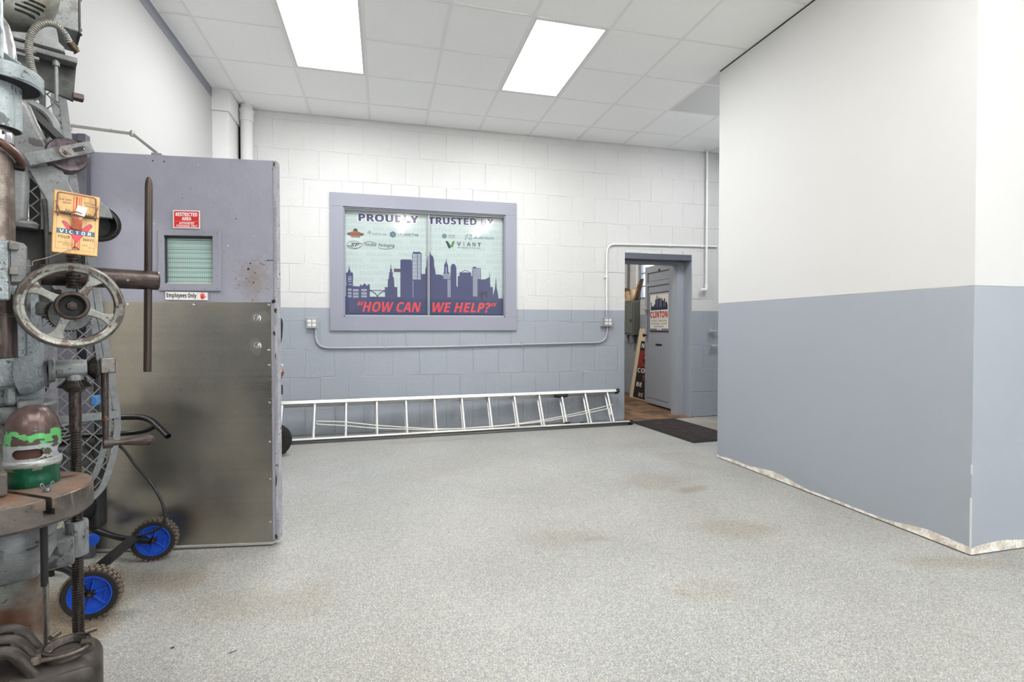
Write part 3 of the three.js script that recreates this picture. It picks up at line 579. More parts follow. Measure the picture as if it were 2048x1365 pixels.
// ---------------------------------------------------------------- outlets, conduits, pipes
{
  const plate = std({ color: new THREE.Color(0.5, 0.51, 0.52), metalness: 0.7, roughness: 0.4 }), sock = std({ color: 0xe8e6e0, roughness: 0.4 });
  const words = ['grey metal quad socket box on the block wall left of the window', 'grey metal quad socket box on the block wall beside the doorway'];
  [[-0.74, 1.216], [2.697, 1.237]].forEach(([x, y], i) => {
    const t = thing('outlet_box', words[i], 'outlet', [x, y, BACK], 0, 'quad socket boxes');
    part('box', bx(-0.052, -0.052, 0, 0.052, 0.052, 0.045, 0.005), plate, t);
    part('cover', bx(-0.055, -0.055, 0.044, 0.055, 0.055, 0.048, 0.004), plate, t);
    for (const sx of [-1, 1]) for (const sy of [-1, 1]) {
      const s = part('socket', cbx(sx * 0.024, sy * 0.021, 0.0495, 0.034, 0.030, 0.006, 0.008, 2), sock, t);
      part('slot', [cbx(sx * 0.024 - 0.006, sy * 0.021 + 0.003, 0.0526, 0.002, 0.008, 0.0008, 0), cbx(sx * 0.024 + 0.006, sy * 0.021 + 0.003, 0.0526, 0.002, 0.007, 0.0008, 0), cbx(sx * 0.024, sy * 0.021 - 0.007, 0.0526, 0.004, 0.004, 0.0008, 0)], M.black, s);
    }
    for (const s of [-1, 1]) part('screw', cyl([0, s * 0.045, 0.047], [0, s * 0.045, 0.0505], 0.004, 0.0035, 10), M.chrome, t);
    if (i) part('bracket', bx(-0.09, -0.058, 0.0, -0.03, -0.052, 0.03, 0.001), M.beamgrey, t);
  });
  const cond = (name, label, pts, r, bend, segs, extra) => {
    const t = thing(name, label, 'conduit'); const z = BACK + r + 0.006;
    for (const [a, m] of segs) part('tube', pipe(a.map(([x, y]) => [x, y, z]), r, bend, 90, 12), m, t);
    for (const [x, y, v] of extra) part('strap', v ? [bx(x - r * 2.6, y - 0.009, BACK, x + r * 1.2, y + 0.009, z + r + 0.002, 0.001)] : [bx(x - 0.009, y - r * 1.2, BACK, x + 0.009, y + r * 2.6, z + r + 0.002, 0.001)], y > PAINT ? cw : m0, t);
  };
  const m0 = M.grey, cg = std({ color: new THREE.Color(0.36, 0.385, 0.44), roughness: 0.45 }), cw = std({ color: new THREE.Color(0.78, 0.78, 0.765), roughness: 0.5 });
  cond('conduit', 'thin grey conduit looping under the window between two socket boxes', null, 0.011, 0.13,
    [[[[-0.705, 1.17], [-0.705, 0.95], [-0.3, 0.945], [0.6, 0.948], [1.7, 0.968], [2.69, 0.985], [2.697, 1.19]], cg]], [[0.02, 0.946, 0], [1.6, 0.966, 0]]);
  cond('conduit', 'thin conduit rising from the right socket box and turning over the doorway', null, 0.0115, 0.12,
    [[[[2.69, 1.29], [2.6875, PAINT]], cg], [[[2.687, PAINT], [2.685, 2.2], [3.3, 2.212], [4.25, 2.228]], cw]], [[2.686, 1.795, 1], [3.55, 2.217, 0], [4.02, 2.223, 0]]);
  const v = thing('pipe', 'thin white vertical pipe dropping from the ceiling right of the doorway', 'pipe', [4.068, 0, BACK + 0.055]);
  part('tube', cyl([0, 1.68, 0], [0, CEIL, 0], 0.013, 0.013, 14), cw, v);
  part('collar', cyl([0, 1.66, 0], [0, 1.73, 0], 0.021, 0.021, 16), cw, v); part('collar', cyl([0, 3.0, 0], [0, 3.06, 0], 0.017, 0.017, 14), cw, v); part('ceiling_flange', cyl([0, CEIL - 0.012, 0], [0, CEIL, 0], 0.028, 0.028, 16), cw, v);
  part('elbow', [pipe([[0, 1.70, 0], [0, 1.655, 0], [-0.06, 1.655, 0]], 0.019, 0.03, 24, 12), cyl([-0.05, 1.655, 0], [-0.085, 1.655, 0], 0.023, 0.023, 16)], cw, v);
  for (const [x, y, r, nm] of [[4.175, 1.12, 0.026, 'upper grey pipe stub sticking out of the block wall beside the partition'], [4.20, 0.927, 0.018, 'lower grey pipe stub sticking out of the block wall beside the partition']]) {
    const s = thing('pipe_stub', nm, 'pipe', [x, y, BACK + 0.05]);
    part('tube', cyl([-0.05, 0, 0], [0.05, 0, 0], r * 0.6, r * 0.6, 14), M.alu, s); part('cap', cyl([-0.055, 0, 0], [-0.02, 0, 0], r, r, 8), M.alu, s); part('flange', cyl([-0.02, 0, -0.05], [-0.02, 0, 0], r * 0.5, r * 0.5, 12), M.alu, s);
  }
  const d = thing('drain_pipe', 'thick white drain pipe running down the corner beside the pilaster', 'pipe', [-1.352, 0, BACK + 0.075]);
  part('tube', cyl([0, 0, 0], [0, CEIL, 0], 0.058, 0.058, 32), M.drywhite, d);
  part('collar', lathe([[0.058, 0], [0.066, 0.004], [0.066, 0.09], [0.07, 0.1], [0.07, 0.12], [0.058, 0.125]], [0, CEIL - 0.17, 0], [0, CEIL, 0], 32), M.drywhite, d);
}

// ---------------------------------------------------------------- extension ladder lying on edge against the wall
{
  const th = 0.03, t = thing('extension_ladder', 'aluminium extension ladder lying on its side along the foot of the block wall', 'ladder', [0.9, 0, -5.535], th);
  const tilt = -0.50, lean = new THREE.Group(); // geometry is built leaning
  const turn = (g) => { g.rotateX(tilt); g.translate(0, 0.028, 0); return g; };
  const Wd = 0.405, L0 = -2.1, L1 = 1.93, rail = (y, z, a, b, up) => {
    const fl = 0.034, dp = 0.052, w = 0.004; // I-section rail: web faces the rungs, flanges stand off
    return turn(merged([bx(a, y - w, z - dp / 2, b, y + w, z + dp / 2, 0.001), bx(a, y - fl / 2, z + dp / 2 - w, b, y + fl / 2, z + dp / 2, 0.0015), bx(a, y - fl / 2, z - dp / 2, b, y + fl / 2, z - dp / 2 + w, 0.0015)]));
  };
  const rungX = [-1.905, -1.59, -1.278, -0.965, -0.655, -0.345, -0.037, 0.275, 0.58, 0.885, 1.165, 1.47, 1.765];
  for (const [z, a, b, name] of [[0.0, L0, L1, 'fly'], [-0.06, L0 - 0.05, L1 - 0.06, 'base']]) {
    part('rail', rail(0, z, a, b + (name === 'fly' ? 0.04 : 0)), M.alu, t); part('rail', rail(Wd, z, a, b - 0.03), M.alu, t);
    for (const x of rungX) { const xx = x - (name === 'base' ? 0.006 : 0); if (xx > b) continue; part('rung', turn(merged([cyl([xx, 0.004, z], [xx + (x > 1 ? -0.0 : 0), Wd - 0.004, z], 0.0155, 0.0155, 14), cyl([xx, 0.004, z], [xx, 0.014, z], 0.02, 0.02, 14), cyl([xx, Wd - 0.014, z], [xx, Wd - 0.004, z], 0.02, 0.02, 14)])), M.alu, t); }
  }
  part('rail_shade', turn(bx(L0, -0.019, 0.0245, L1 + 0.03, -0.002, 0.0285, 0.001)), M.black, t, 'dark strip standing for shade on the lower rail');  // dark strip stands in for the shaded outer face of the rail
  part('end_cap', turn(bx(L1 + 0.03, -0.024, -0.035, L1 + 0.075, 0.022, 0.035, 0.006)), M.black, t, 'black plastic end cap'); part('end_cap', turn(bx(L1 - 0.05, Wd - 0.024, -0.035, L1 - 0.008, Wd + 0.024, 0.035, 0.006)), M.black, t, 'black plastic end cap');
  part('guide_bracket', turn(bx(1.08, Wd - 0.045, -0.03, 1.24, Wd - 0.018, 0.03, 0.004)), M.black, t);
  part('guide_bracket', turn(bx(1.13, 0.018, -0.03, 1.2, 0.04, 0.03, 0.004)), M.black, t); part('guide_bracket', turn(bx(1.33, 0.018, -0.03, 1.38, 0.034, 0.03, 0.004)), M.black, t);
  const rope = std({ color: 0xd8d5cc, roughness: 0.9 }), R = (p) => p.map(([x, y]) => [x - 0.9, y - 0.005, 0.05 - 0.3 * (y - 0.05) - (x - 0.9) * 0.0]);
  part('rope', [tube(R([[-0.655, 0.225], [-0.4, 0.205], [-0.1, 0.16], [0.2, 0.124], [0.53, 0.09], [0.83, 0.08], [1.12, 0.085], [1.42, 0.095], [1.73, 0.12], [2.04, 0.158], [2.32, 0.2], [2.65, 0.255]]), 0.0055, 90, 8),
    tube(R([[-0.655, 0.225], [-0.665, 0.21], [-0.64, 0.195], [-0.4, 0.17], [-0.1, 0.131], [0.25, 0.1], [0.53, 0.084], [0.95, 0.078], [1.4, 0.088], [1.78, 0.108], [2.05, 0.14], [2.3, 0.172], [2.6, 0.215]]), 0.0055, 90, 8), tube(R([[2.6, 0.215], [2.6, 0.19], [2.605, 0.165]]), 0.006, 8, 8)], rope, t, 'white pull rope slung through the rungs');
  part('rope_knot', lathe([[0.004, 0], [0.014, 0.008], [0.011, 0.028], [0.004, 0.034]], [2.605 - 0.9, 0.13, 0.02], [2.605 - 0.9, 0.165, 0.02], 12), rope, t);
}

// ---------------------------------------------------------------- mat
{
  const t = thing('floor_mat', 'thin dark brown rubber mat lying before the doorway', 'mat', [3.32, 0, -5.18], 0.07);
  const m = std({ map: wornTex(0x241d1c, 0x3a302d, 0.5, 0.8, 512, 0.25), roughness: 0.95, bumpMap: bumpFine, bumpScale: 0.002 });
  const tex = bx(-0.29, 0.006, -0.57, 0.29, 0.010, 0.57, 0.002); part('carpet', tex, m, t); part('border', bx(-0.33, 0, -0.62, 0.33, 0.007, 0.62, 0.003), M.rubber, t);
}

// ---------------------------------------------------------------- back room seen through the doorway
{
  const rw = thing('wall_store', 'block wall of the back room with a bright window', 'wall', [4.22, 0, 0], -Math.PI / 2, null, 'structure');
  const WIN = [-8.02, 1.64, -6.75, 2.75];
  blockWall(rw, -9.9, -6.08, 3.3, 0, [WIN], 0.2);
  const sh = thing('wall_store_shell', 'remaining walls, ceiling and floor of the back room', 'wall', [0, 0, 0], 0, null, 'structure');
  part('end_wall', bx(1.2, 0, -10.1, 4.4, 3.5, -9.9, 0), M.white, sh); part('side_wall', bx(1.1, 0, -9.9, 1.3, 3.5, -6.05, 0), M.white, sh); part('ceiling_board', bx(1.1, 3.3, -10.1, 4.4, 3.45, -6.05, 0), M.white, sh);
  const fl = std({ map: wornTex(0x7d5f45, 0x5b4535, 0.42, 0.7, 512, 0.25, N512, N512c, 0.9), roughness: 0.7, bumpMap: bumpLump, bumpScale: 0.002 });
  part('floor_boards', bx(1.2, -0.15, -9.95, 4.4, 0.001, BACK + 0.012, 0), fl, sh);
  const w2 = thing('window_2', 'bright steel-sash window in the back room', 'window', [4.22, 0, 0], -Math.PI / 2, null, 'structure');
  const sash = std({ color: 0x8d939c, roughness: 0.5 });
  part('frame', [bx(WIN[0], WIN[1], -0.12, WIN[0] + 0.04, WIN[3], -0.07, 0.002), bx(WIN[2] - 0.04, WIN[1], -0.12, WIN[2], WIN[3], -0.07, 0.002), bx(WIN[0], WIN[1], -0.12, WIN[2], WIN[1] + 0.04, -0.07, 0.002), bx(WIN[0], WIN[3] - 0.04, -0.12, WIN[2], WIN[3], -0.07, 0.002)], sash, w2);
  for (const y of [1.87, 2.09, 2.31, 2.53]) part('glazing_bar', bx(WIN[0], y - 0.009, -0.11, WIN[2], y + 0.009, -0.08, 0.001), sash, w2);
  for (const x of [-7.43, -7.08]) part('glazing_bar', bx(x - 0.012, WIN[1], -0.11, x + 0.012, WIN[3], -0.08, 0.001), sash, w2);
  part('pane', bx(WIN[0], WIN[1], -0.097, WIN[2], WIN[3], -0.094, 0), phys({ color: 0xffffff, roughness: 0.1, transmission: 1, thickness: 0 }), w2);
  part('blind', bx(-7.40, 2.2, -0.066, -6.8, 2.7, -0.06, 0.001), std({ color: 0xc9b8a2, roughness: 0.8 }), w2);
  // door frame and lintel
  const f = thing('door_frame', 'grey painted frame and lintel of the back doorway', 'door frame', [0, 0, 0], 0, null, 'structure');
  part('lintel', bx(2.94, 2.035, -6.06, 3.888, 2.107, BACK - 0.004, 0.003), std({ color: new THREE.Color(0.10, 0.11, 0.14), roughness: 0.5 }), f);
  part('jamb', bx(3.79, 0, -6.20, 3.89, 2.06, -6.05, 0.004), M.grey, f);
  part('jamb', bx(2.935, 0, -6.12, 2.975, 2.06, -6.05, 0.003), std({ map: wornTex(0x6b4a35, 0x3b2a22, 0.4, 0.7), roughness: 0.7 }), f, 'bare brown wood jamb');
  part('reveal', bx(3.8845, 0, -6.05, 3.8935, 2.06, BACK + 0.001, 0.002), M.grey, f); part('gap_shade', bx(3.865, 0.03, -6.228, 3.895, 2.05, -6.195, 0.001), M.dark, f);  // second part: dark strip standing in for shade in the hinge-side gap
  part('header', bx(2.94, 2.0, -6.18, 3.86, 2.05, -6.06, 0.003), M.grey, f);
  const lip = []; for (let i = 0; i < 40; i++) lip.push(cbx(2.95 + i * 0.0238, 0.0005, BACK + 0.012 + 0.02 * N512[i * 13], 0.03, 0.004 + 0.004 * N512[i * 31], 0.05, 0.002));
  part('worn_sill', lip, fl, f);
  // the leaf, swung right back
  const d = thing('door_2', 'grey panelled door swung open into the back room, carrying a printed sign', 'door', [3.885, 0.03, -6.222], Math.PI / 2, null, 'structure');
  // local x runs to the free edge, local z faces into the doorway (negative world x)
  d.rotation.y = Math.PI / 2; const lf = M.grey, H = 2.055, Wl = 0.87;
  const s = -1, zf = 0; // local +z = world +x, so the seen face is at z = 0 and the leaf goes back to +z
  const slab = (a, b, c, e, z0 = 0, z1 = 0.045, r = 0.003) => bx(a, b, z0, c, e, z1, r);
  part('stile', slab(0, 0, 0.20, H), lf, d); part('stile', slab(0.80, 0, Wl, H), lf, d);
  part('top_rail', slab(0.20, 1.955, 0.80, H), lf, d); part('middle_rail', slab(0.20, 1.755, 0.80, 1.80), lf, d);
  part('lower_panel', slab(0.20, 0.08, 0.80, 0.975), lf, d); part('bottom_rail', slab(0.20, 0, 0.80, 0.072, 0.001), lf, d);
  part('upper_panel', slab(0.20, 1.80, 0.80, 1.955, 0.016, 0.03), lf, d); part('panel_bead', slab(0.22, 1.83, 0.78, 1.838, 0.010, 0.02), lf, d); part('middle_panel', slab(0.20, 0.975, 0.80, 1.755, 0.016, 0.03), lf, d);
  part('letter_slot', [slab(0.38, 0.87, 0.55, 0.90, -0.004, 0.01)], M.black, d);
  part('knob', [cyl([0.82, 1.02, 0.002], [0.82, 1.02, -0.035], 0.010), lathe([[0, 0], [0.024, 0.004], [0.028, 0.018], [0.016, 0.03], [0, 0.032]], [0.82, 1.02, -0.03], [0.82, 1.02, -0.06], 20)], std({ color: 0x4a3626, roughness: 0.4, metalness: 0.7 }), d);
  part('lock', [bx(0.79, 1.40, -0.02, 0.885, 1.43, 0.01, 0.004), cyl([0.83, 1.385, 0], [0.83, 1.385, -0.03], 0.012)], M.alu, d);
  for (const y of [0.36, 1.10, 1.86]) part('hinge', [cyl([-0.01, y, 0.0], [-0.01, y + 0.09, 0.0], 0.008, 0.008, 12), bx(-0.012, y, 0.0, 0.002, y + 0.09, 0.03, 0.001)], M.beamgrey, d);
  part('hook', [bx(0.44, 1.96, -0.01, 0.47, 1.985, 0.005, 0.003)], M.black, d);
  const CW = 0.54, CH = 0.572, tex = canvasTex(680, 720, (c, W, Hh) => {
    c.fillStyle = '#e9e4dd'; c.fillRect(0, 0, W, Hh); c.fillStyle = '#1d2647'; c.fillRect(0, 0, W, 22); c.fillRect(0, 0, 24, Hh); c.fillRect(0, Hh - 24, W, 24); c.fillRect(W - 12, 0, 12, Hh);
    c.fillStyle = '#1d2647'; c.fillRect(36, 36, W - 60, 6); c.fillRect(36, Hh - 52, 240, 20); c.fillRect(430, Hh - 52, 230, 20);
    const sk = [[50, 180, 30], [86, 250, 80], [170, 220, 40], [210, 130, 45], [258, 60, 28], [290, 120, 60], [330, 90, 26], [360, 120, 50], [420, 120, 40], [460, 160, 50], [515, 130, 40], [560, 190, 60], [610, 240, 30]];
    c.fillStyle = '#1b2a4b'; for (const [x, y, w] of sk) { c.fillRect(x, y, w, 320 - y); c.fillRect(x + w / 2 - 4, y - 22, 8, 24); } c.fillRect(50, 270, 590, 56);
    fit(c, 'CLINTON', 30, 462, 622, 108, { fill: '#b03a35', thick: 5 }); c.fillStyle = '#5b5f6a'; c.fillRect(40, 484, 600, 5);
    fit(c, 'WELDING / FABRICATING', 60, 540, 560, 32, { fill: '#3c3f4a', font: 'serif' }); fit(c, 'ENGINEERING / COATING', 60, 592, 560, 32, { fill: '#3c3f4a', font: 'serif' }); fit(c, 'MACHINING', 170, 644, 340, 32, { fill: '#3c3f4a', font: 'serif' }); fit(c, 'BUFFALO NY', 300, Hh - 36, 110, 14, { fill: '#3c3f4a' });
  });
  const p = part('door_sign', sheet(CW, CH, 0.004), flat(tex, CW, CH), scene); p.position.set(3.885 - 0.003 + 0.008, 1.395, -6.222 - 0.472); p.rotation.y = -Math.PI / 2;
  tag(p, 'cream sign with navy skyline and red name on the open grey door', 'sign');
  // things in the back room
  const e = thing('electric_panel', 'grey electric panel box on the back-room wall below the window', 'panel', [4.214, 1.04, -8.08], -Math.PI / 2);
  const pm = std({ color: 0x6e726f, roughness: 0.5 }); part('cabinet', bx(-0.21, 0, 0, 0.21, 0.58, 0.11, 0.004), pm, e); const dd = part('panel_door', bx(-0.15, 0.03, 0.108, 0.17, 0.54, 0.122, 0.003), pm, e); part('latch', bx(0.11, 0.22, 0.12, 0.14, 0.27, 0.13, 0.002), M.black, dd);
  part('conduit', [cyl([0.05, -0.14, 0.05], [0.05, 0, 0.05], 0.05, 0.05, 16), cyl([-0.12, -0.14, 0.05], [-0.12, 0, 0.05], 0.02), cyl([-0.17, 0.58, 0.03], [-0.17, 2.1, 0.03], 0.018)], M.beamgrey, e);
  const cb = thing('cardboard_box', 'small open cardboard box standing on the electric panel', 'box', [4.155, 1.622, -8.10], -Math.PI / 2);
  const card = std({ map: wornTex(0xcbb08f, 0xa98a67, 0.5, 0.8), roughness: 0.9 });
  for (const [a, b, c, q] of [[-0.12, -0.055, -0.116, 0.055], [0.116, -0.055, 0.12, 0.055], [-0.12, -0.055, 0.12, -0.051], [-0.12, 0.051, 0.12, 0.055]]) part('side', bx(a, 0, b, c, 0.19, q, 0.001), card, cb); part('bottom', bx(-0.12, 0, -0.055, 0.12, 0.004, 0.055, 0.001), card, cb); const flap = bx(-0.12, 0, 0, 0.12, 0.003, 0.07, 0.001); flap.rotateX(-0.5); flap.translate(0, 0.19, 0.053); part('flap', flap, card, cb);
  ['narrow pale timber board leaning by the cardboard box', 'middle timber board leaning by the cardboard box', 'dark timber board leaning nearest the open door'].forEach((lab, i) => {
    const b = thing('timber_board', lab, 'board', [4.165, 1.626, -7.95 + 0.03 * i], -Math.PI / 2, 'timber boards leaning in the back room');
    const g = bx(-0.010, 0, -0.03, 0.010, 0.33 + 0.03 * i, 0.03, 0.002); g.rotateZ(-0.5); g.translate(0, 0.004, 0); part('plank', g, i === 2 ? std({ color: 0x4d382b, roughness: 0.8 }) : std({ map: wornTex(0xb99a78, 0x8f7357, 0.4, 0.7), roughness: 0.8 }), b);
  });
  const sg = thing('framed_sign', 'black and red poster in a pale wooden frame leaning on the back-room wall', 'sign', [4.0, 0.004, -7.42], -Math.PI / 2); sg.rotation.order = 'YXZ'; sg.rotation.x = -0.16;
  const stex = canvasTex(400, 900, (c, W, Hh) => { c.fillStyle = '#141313'; c.fillRect(0, 0, W, Hh); fit(c, 'NO', 20, 110, 170, 70, { fill: '#e8e4dc' }); c.fillStyle = '#8e2620'; c.fillRect(10, 150, 380, 260); c.fillStyle = '#141313'; c.beginPath(); c.ellipse(190, 270, 80, 90, 0, 0, 7); c.fill(); c.fillStyle = '#e8e4dc'; c.fillRect(140, 250, 30, 24); c.fillRect(200, 300, 26, 30); fit(c, 'CONT', 10, 500, 370, 70, { fill: '#e8e4dc' }); fit(c, 'TO', 150, 620, 160, 80, { fill: '#b0483c' }); fit(c, 'BE', 30, 720, 150, 66, { fill: '#e8e4dc' }); fit(c, 'BE', 120, 870, 120, 60, { fill: '#c9a59c' }); });
  part('board', bx(-0.40, 0, -0.016, 0.30, 1.16, 0, 0.003), std({ color: 0xd9c7ab, roughness: 0.7 }), sg); const pr = part('print', sheet(0.54, 0.93, 0.004), flat(stex, 1, 1), sg); pr.position.set(0.0, 0.485, 0.003);
  const lamp = thing('strip_light', 'added unseen ceiling strip in the back room', 'strip light', [2.6, 3.28, -7.6]);  // lamp added out of view to lift the light in here
  part('light_housing', bx(-0.1, -0.04, -0.6, 0.1, 0, 0.6, 0.005), M.white, lamp); for (const q of [-1, 1]) part('light_tube', cyl([q * 0.05, -0.056, -0.58], [q * 0.05, -0.056, 0.58], 0.013), std({ color: 0xffffff, emissive: 0xfff8ee, emissiveIntensity: 8 }), lamp);
  const l = new THREE.RectAreaLight(0xfffaf2, 14, 0.2, 1.2); l.position.set(0, -0.08, 0); l.rotation.x = -Math.PI / 2; lamp.add(l);
}

// ---------------------------------------------------------------- steel door standing open across the left side
{
  const A = -0.1419, d = thing('door_1', 'wide lilac steel door with a scuffed metal kick plate, standing open', 'door', [-1.575, 0, -3.097], A, null, 'structure');
  const L = 1.04, H0 = 2.074, H1 = 2.056;
  // lilac paint with rust speckles and a dirty bloom near the free edge
  const face = canvasTex(1024, 2048, (c, W, H) => {
    c.fillStyle = '#9a9ba9'; c.fillRect(0, 0, W, H);
    const im = c.getImageData(0, 0, W, H), q = im.data;
    for (let y = 0; y < H; y++) for (let x = 0; x < W; x++) {
      const i = 4 * (y * W + x), k = (N512[(y % 512) * 512 + x % 512] - 0.5), u = (x - 905) / 95, v = (y - 640) / 130;
      const stain = Math.max(0, 1 - Math.sqrt(u * u + v * v) - 0.9 * (0.5 - N512b[((y * 1) % 512) * 512 + (x * 1) % 512])) * 0.55;
      const spot = Math.exp(-(u * u + v * v) * 0.7) * (N512b[((y + 77) % 512) * 512 + (x + 31) % 512] > 0.76 ? 0.8 : 0);
      const s = Math.min(1, stain * 0.8 + spot), low = y > 700 ? 0 : 0;
      for (let j = 0; j < 3; j++) q[i + j] = mix(q[i + j] + 10 * k, [120, 98, 78][j], s);
    }
    c.putImageData(im, 0, 0);
    c.fillStyle = '#2c2723'; for (const [x, y, r] of [[474, 46, 4], [420, 44, 4], [1010, 70, 7], [880, 590, 6], [300, 300, 2], [560, 230, 2], [820, 330, 3], [890, 560, 4], [915, 610, 3], [870, 640, 3], [905, 660, 4], [760, 500, 2], [600, 180, 2]]) { c.beginPath(); c.arc(x, y, r, 0, 7); c.fill(); }
    c.fillRect(975, 541, 56, 4); c.fillRect(960, 545, 20, 2);
    c.fillStyle = '#e6e4e4'; for (const [x, y, r] of [[505, 118, 2], [700, 260, 2], [780, 470, 3], [910, 420, 2], [960, 520, 2], [640, 60, 2]]) { c.beginPath(); c.arc(x, y, r, 0, 7); c.fill(); }
  });
  const fm = std({ map: face, roughness: 0.42, bumpMap: bumpFine, bumpScale: 0.0005 });
  const leaf = extrude([[0, 0.03], [L - 0.002, 0.03], [L - 0.002, H1], [0, H0]], 0.044, 0.002, [[[0.478, 1.398], [0.722, 1.398], [0.722, 1.651], [0.478, 1.651]]]); leaf.translate(0, 0, -0.047); leaf.computeVertexNormals();
  { const p = leaf.attributes.position, uv = new Float32Array(p.count * 2); for (let i = 0; i < p.count; i++) { uv[2 * i] = p.getX(i) / 1.04; uv[2 * i + 1] = p.getY(i) / 2.08; } leaf.setAttribute('uv', new THREE.BufferAttribute(uv, 2)); }
  part('leaf', leaf, fm, d);
  // sheet metal plate, brushed and scuffed
  const n = 1024, streak = new Float32Array(n * n), fine = noiseGrid(n, 512, 900), sm = fbm(n, 4, 6, 911), spec = noiseGrid(n, 256, 77);
  { let s = 1; for (let y = 0; y < n; y++) { const a = N512b[(y % 512) * 512 + 9], b2 = N512c[(y % 512) * 512 + 200]; for (let x = 0; x < n; x++) streak[y * n + x] = 0.6 * a + 0.4 * b2; } }
  const plateMap = dataTex(n, (i, x, y, c) => {
    const big = sm[i], v = 166 + 18 * (streak[i] - 0.5) + 50 * (big - 0.5) + 14 * (fine[i] - 0.5), dot = spec[i] > 0.972 && fine[i] > 0.6 ? 50 : 0, tan = sstep(0.5, 0.7, big);
    c[0] = v + dot + 2 * tan; c[1] = v * 0.985 + dot; c[2] = v * 0.95 + dot - 4 * tan;
  }, true, 1);
  const plateRough = dataTex(n, (i, x, y, c) => { c[0] = 0; c[1] = 255 * (0.30 + 0.14 * (sm[i] - 0.5) + 0.10 * (streak[i] - 0.5)); c[2] = 255; }, false, 1);
  const plateBump = dataTex(n, (i, x, y, c) => { c[0] = c[1] = c[2] = 255 * (0.5 + 0.2 * (streak[i] - 0.5) + 0.3 * (sm[i] - 0.5)); }, false, 1);
  const pm = phys({ map: plateMap, metalness: 0.94, roughness: 1, roughnessMap: plateRough, metalnessMap: null, bumpMap: plateBump, bumpScale: 0.00012, anisotropy: 0.3 });
  const plate = bx(0.004, 0.022, -0.0005, 1.009, 1.305, 0.0025, 0.0008);
  { const p = plate.attributes.position, uv = plate.attributes.uv; for (let i = 0; i < p.count; i++) uv.setXY(i, p.getX(i) / 1.1, p.getY(i) / 1.35); }
  part('kick_plate', plate, pm, d, 'scuffed brushed metal kick plate');
  const rub = std({ color: new THREE.Color(0.46, 0.44, 0.40), metalness: 0.95, roughness: 0.34 });
  for (const y of [1.22, 1.074]) { part('washer', lathe([[0.0, 0.003], [0.018, 0.003], [0.02, 0.0015], [0.02, 0]], [0.937, y, 0.0025], [0.937, y, 0.01], 24), M.chrome, d); part('bolt', lathe([[0, 0.0095], [0.004, 0.0095], [0.005, 0.006], [0.011, 0.0095], [0.012, 0.006], [0.012, 0]], [0.937, y, 0.004], [0.937, y, 0.02], 20), M.chrome, d); }
  const blob = (cx, cy, w, h, s) => { const P = []; for (let i = 0; i < 26; i++) { const a = i / 26 * Math.PI * 2, r = 1 + 0.18 * Math.sin(a * 2 + s) + 0.10 * Math.sin(a * 5 + s * 2); P.push([cx + w * r * Math.cos(a), cy + h * r * Math.sin(a)]); } const g = extrude(P, 0.0003, 0); g.translate(0, 0, 0.0025); return metric(g); };
  part('rubbed_patch', blob(0.955, 1.225, 0.045, 0.035, 1), rub, d); part('rubbed_patch', blob(0.93, 1.07, 0.035, 0.04, 4), rub, d); part('rubbed_patch', blob(0.68, 0.405, 0.03, 0.055, 2.2), rub, d);
  for (const y of [1.29, 1.05, 0.97, 0.77, 0.56, 0.36, 0.13]) part('screw', lathe([[0, 0.003], [0.004, 0.0025], [0.006, 0.0008], [0.006, 0]], [0.996, y, 0.0022], [0.996, y, 0.01], 14), M.chrome, d);
  for (const x of [0.62, 0.3]) part('screw', lathe([[0, 0.003], [0.004, 0.0025], [0.006, 0.0008], [0.006, 0]], [x, 1.29, 0.0022], [x, 1.29, 0.01], 14), M.chrome, d);
  const worn = std({ map: wornTex(0x98989f, 0x4a3a30, 0.76, 0.84, 512, 0.2, N512b, N512, 1.2), roughness: 0.5 });
  part('edge_channel', bx(L - 0.018, 0.03, -0.048, L + 0.002, H1, 0.003, 0.004, 2), worn, d, 'worn painted edge with rust');
  const rust = std({ map: wornTex(0x2a211d, 0x5b4030, 0.4, 0.7), roughness: 0.95 });
  for (const [x, y, w, h, s] of [[1.022, 1.31, 0.016, 0.02, 1], [1.03, 1.26, 0.008, 0.025, 2], [1.024, 1.14, 0.010, 0.02, 3], [1.03, 1.02, 0.006, 0.02, 5], [1.028, 0.35, 0.005, 0.06, 7], [1.026, 0.05, 0.014, 0.02, 4], [1.03, 2.035, 0.007, 0.018, 6]]) { const b = part('rust_patch', blob(x, y, w * 0.55, h * 0.6, s), rust, d); b.position.z = 0.0008; }
  part('bottom_strip', bx(0.01, 0.008, -0.05, L - 0.03, 0.022, 0.004, 0.002), M.alu, d, 'bare metal strip along the bottom edge');
  part('hinge_knuckle', [cyl([-0.008, 1.75, 0.006], [-0.008, 1.86, 0.006], 0.011, 0.011, 14)], M.lilac, d); part('hinge_knuckle', cyl([-0.008, 0.3, 0.006], [-0.008, 0.41, 0.006], 0.011, 0.011, 14), M.lilac, d);
  // vision panel
  const w = part('vision_frame', metric(extrude([[0.453, 1.362], [0.757, 1.362], [0.757, 1.68], [0.453, 1.68]], 0.008, 0.002, [[[0.480, 1.400], [0.720, 1.400], [0.720, 1.649], [0.480, 1.649]]]).toNonIndexed()), M.lilac, d); w.position.z = 0.002;
  for (const [x, y] of [[0.468, 1.377], [0.53, 1.374], [0.68, 1.374], [0.742, 1.377], [0.742, 1.44], [0.742, 1.60], [0.742, 1.665], [0.68, 1.667], [0.53, 1.667], [0.468, 1.62]]) part('frame_screw', lathe([[0, 0.002], [0.0035, 0.0015], [0.004, 0]], [x, y, 0.0118], [x, y, 0.02], 10), M.beamgrey, w).position.z = -0.002;
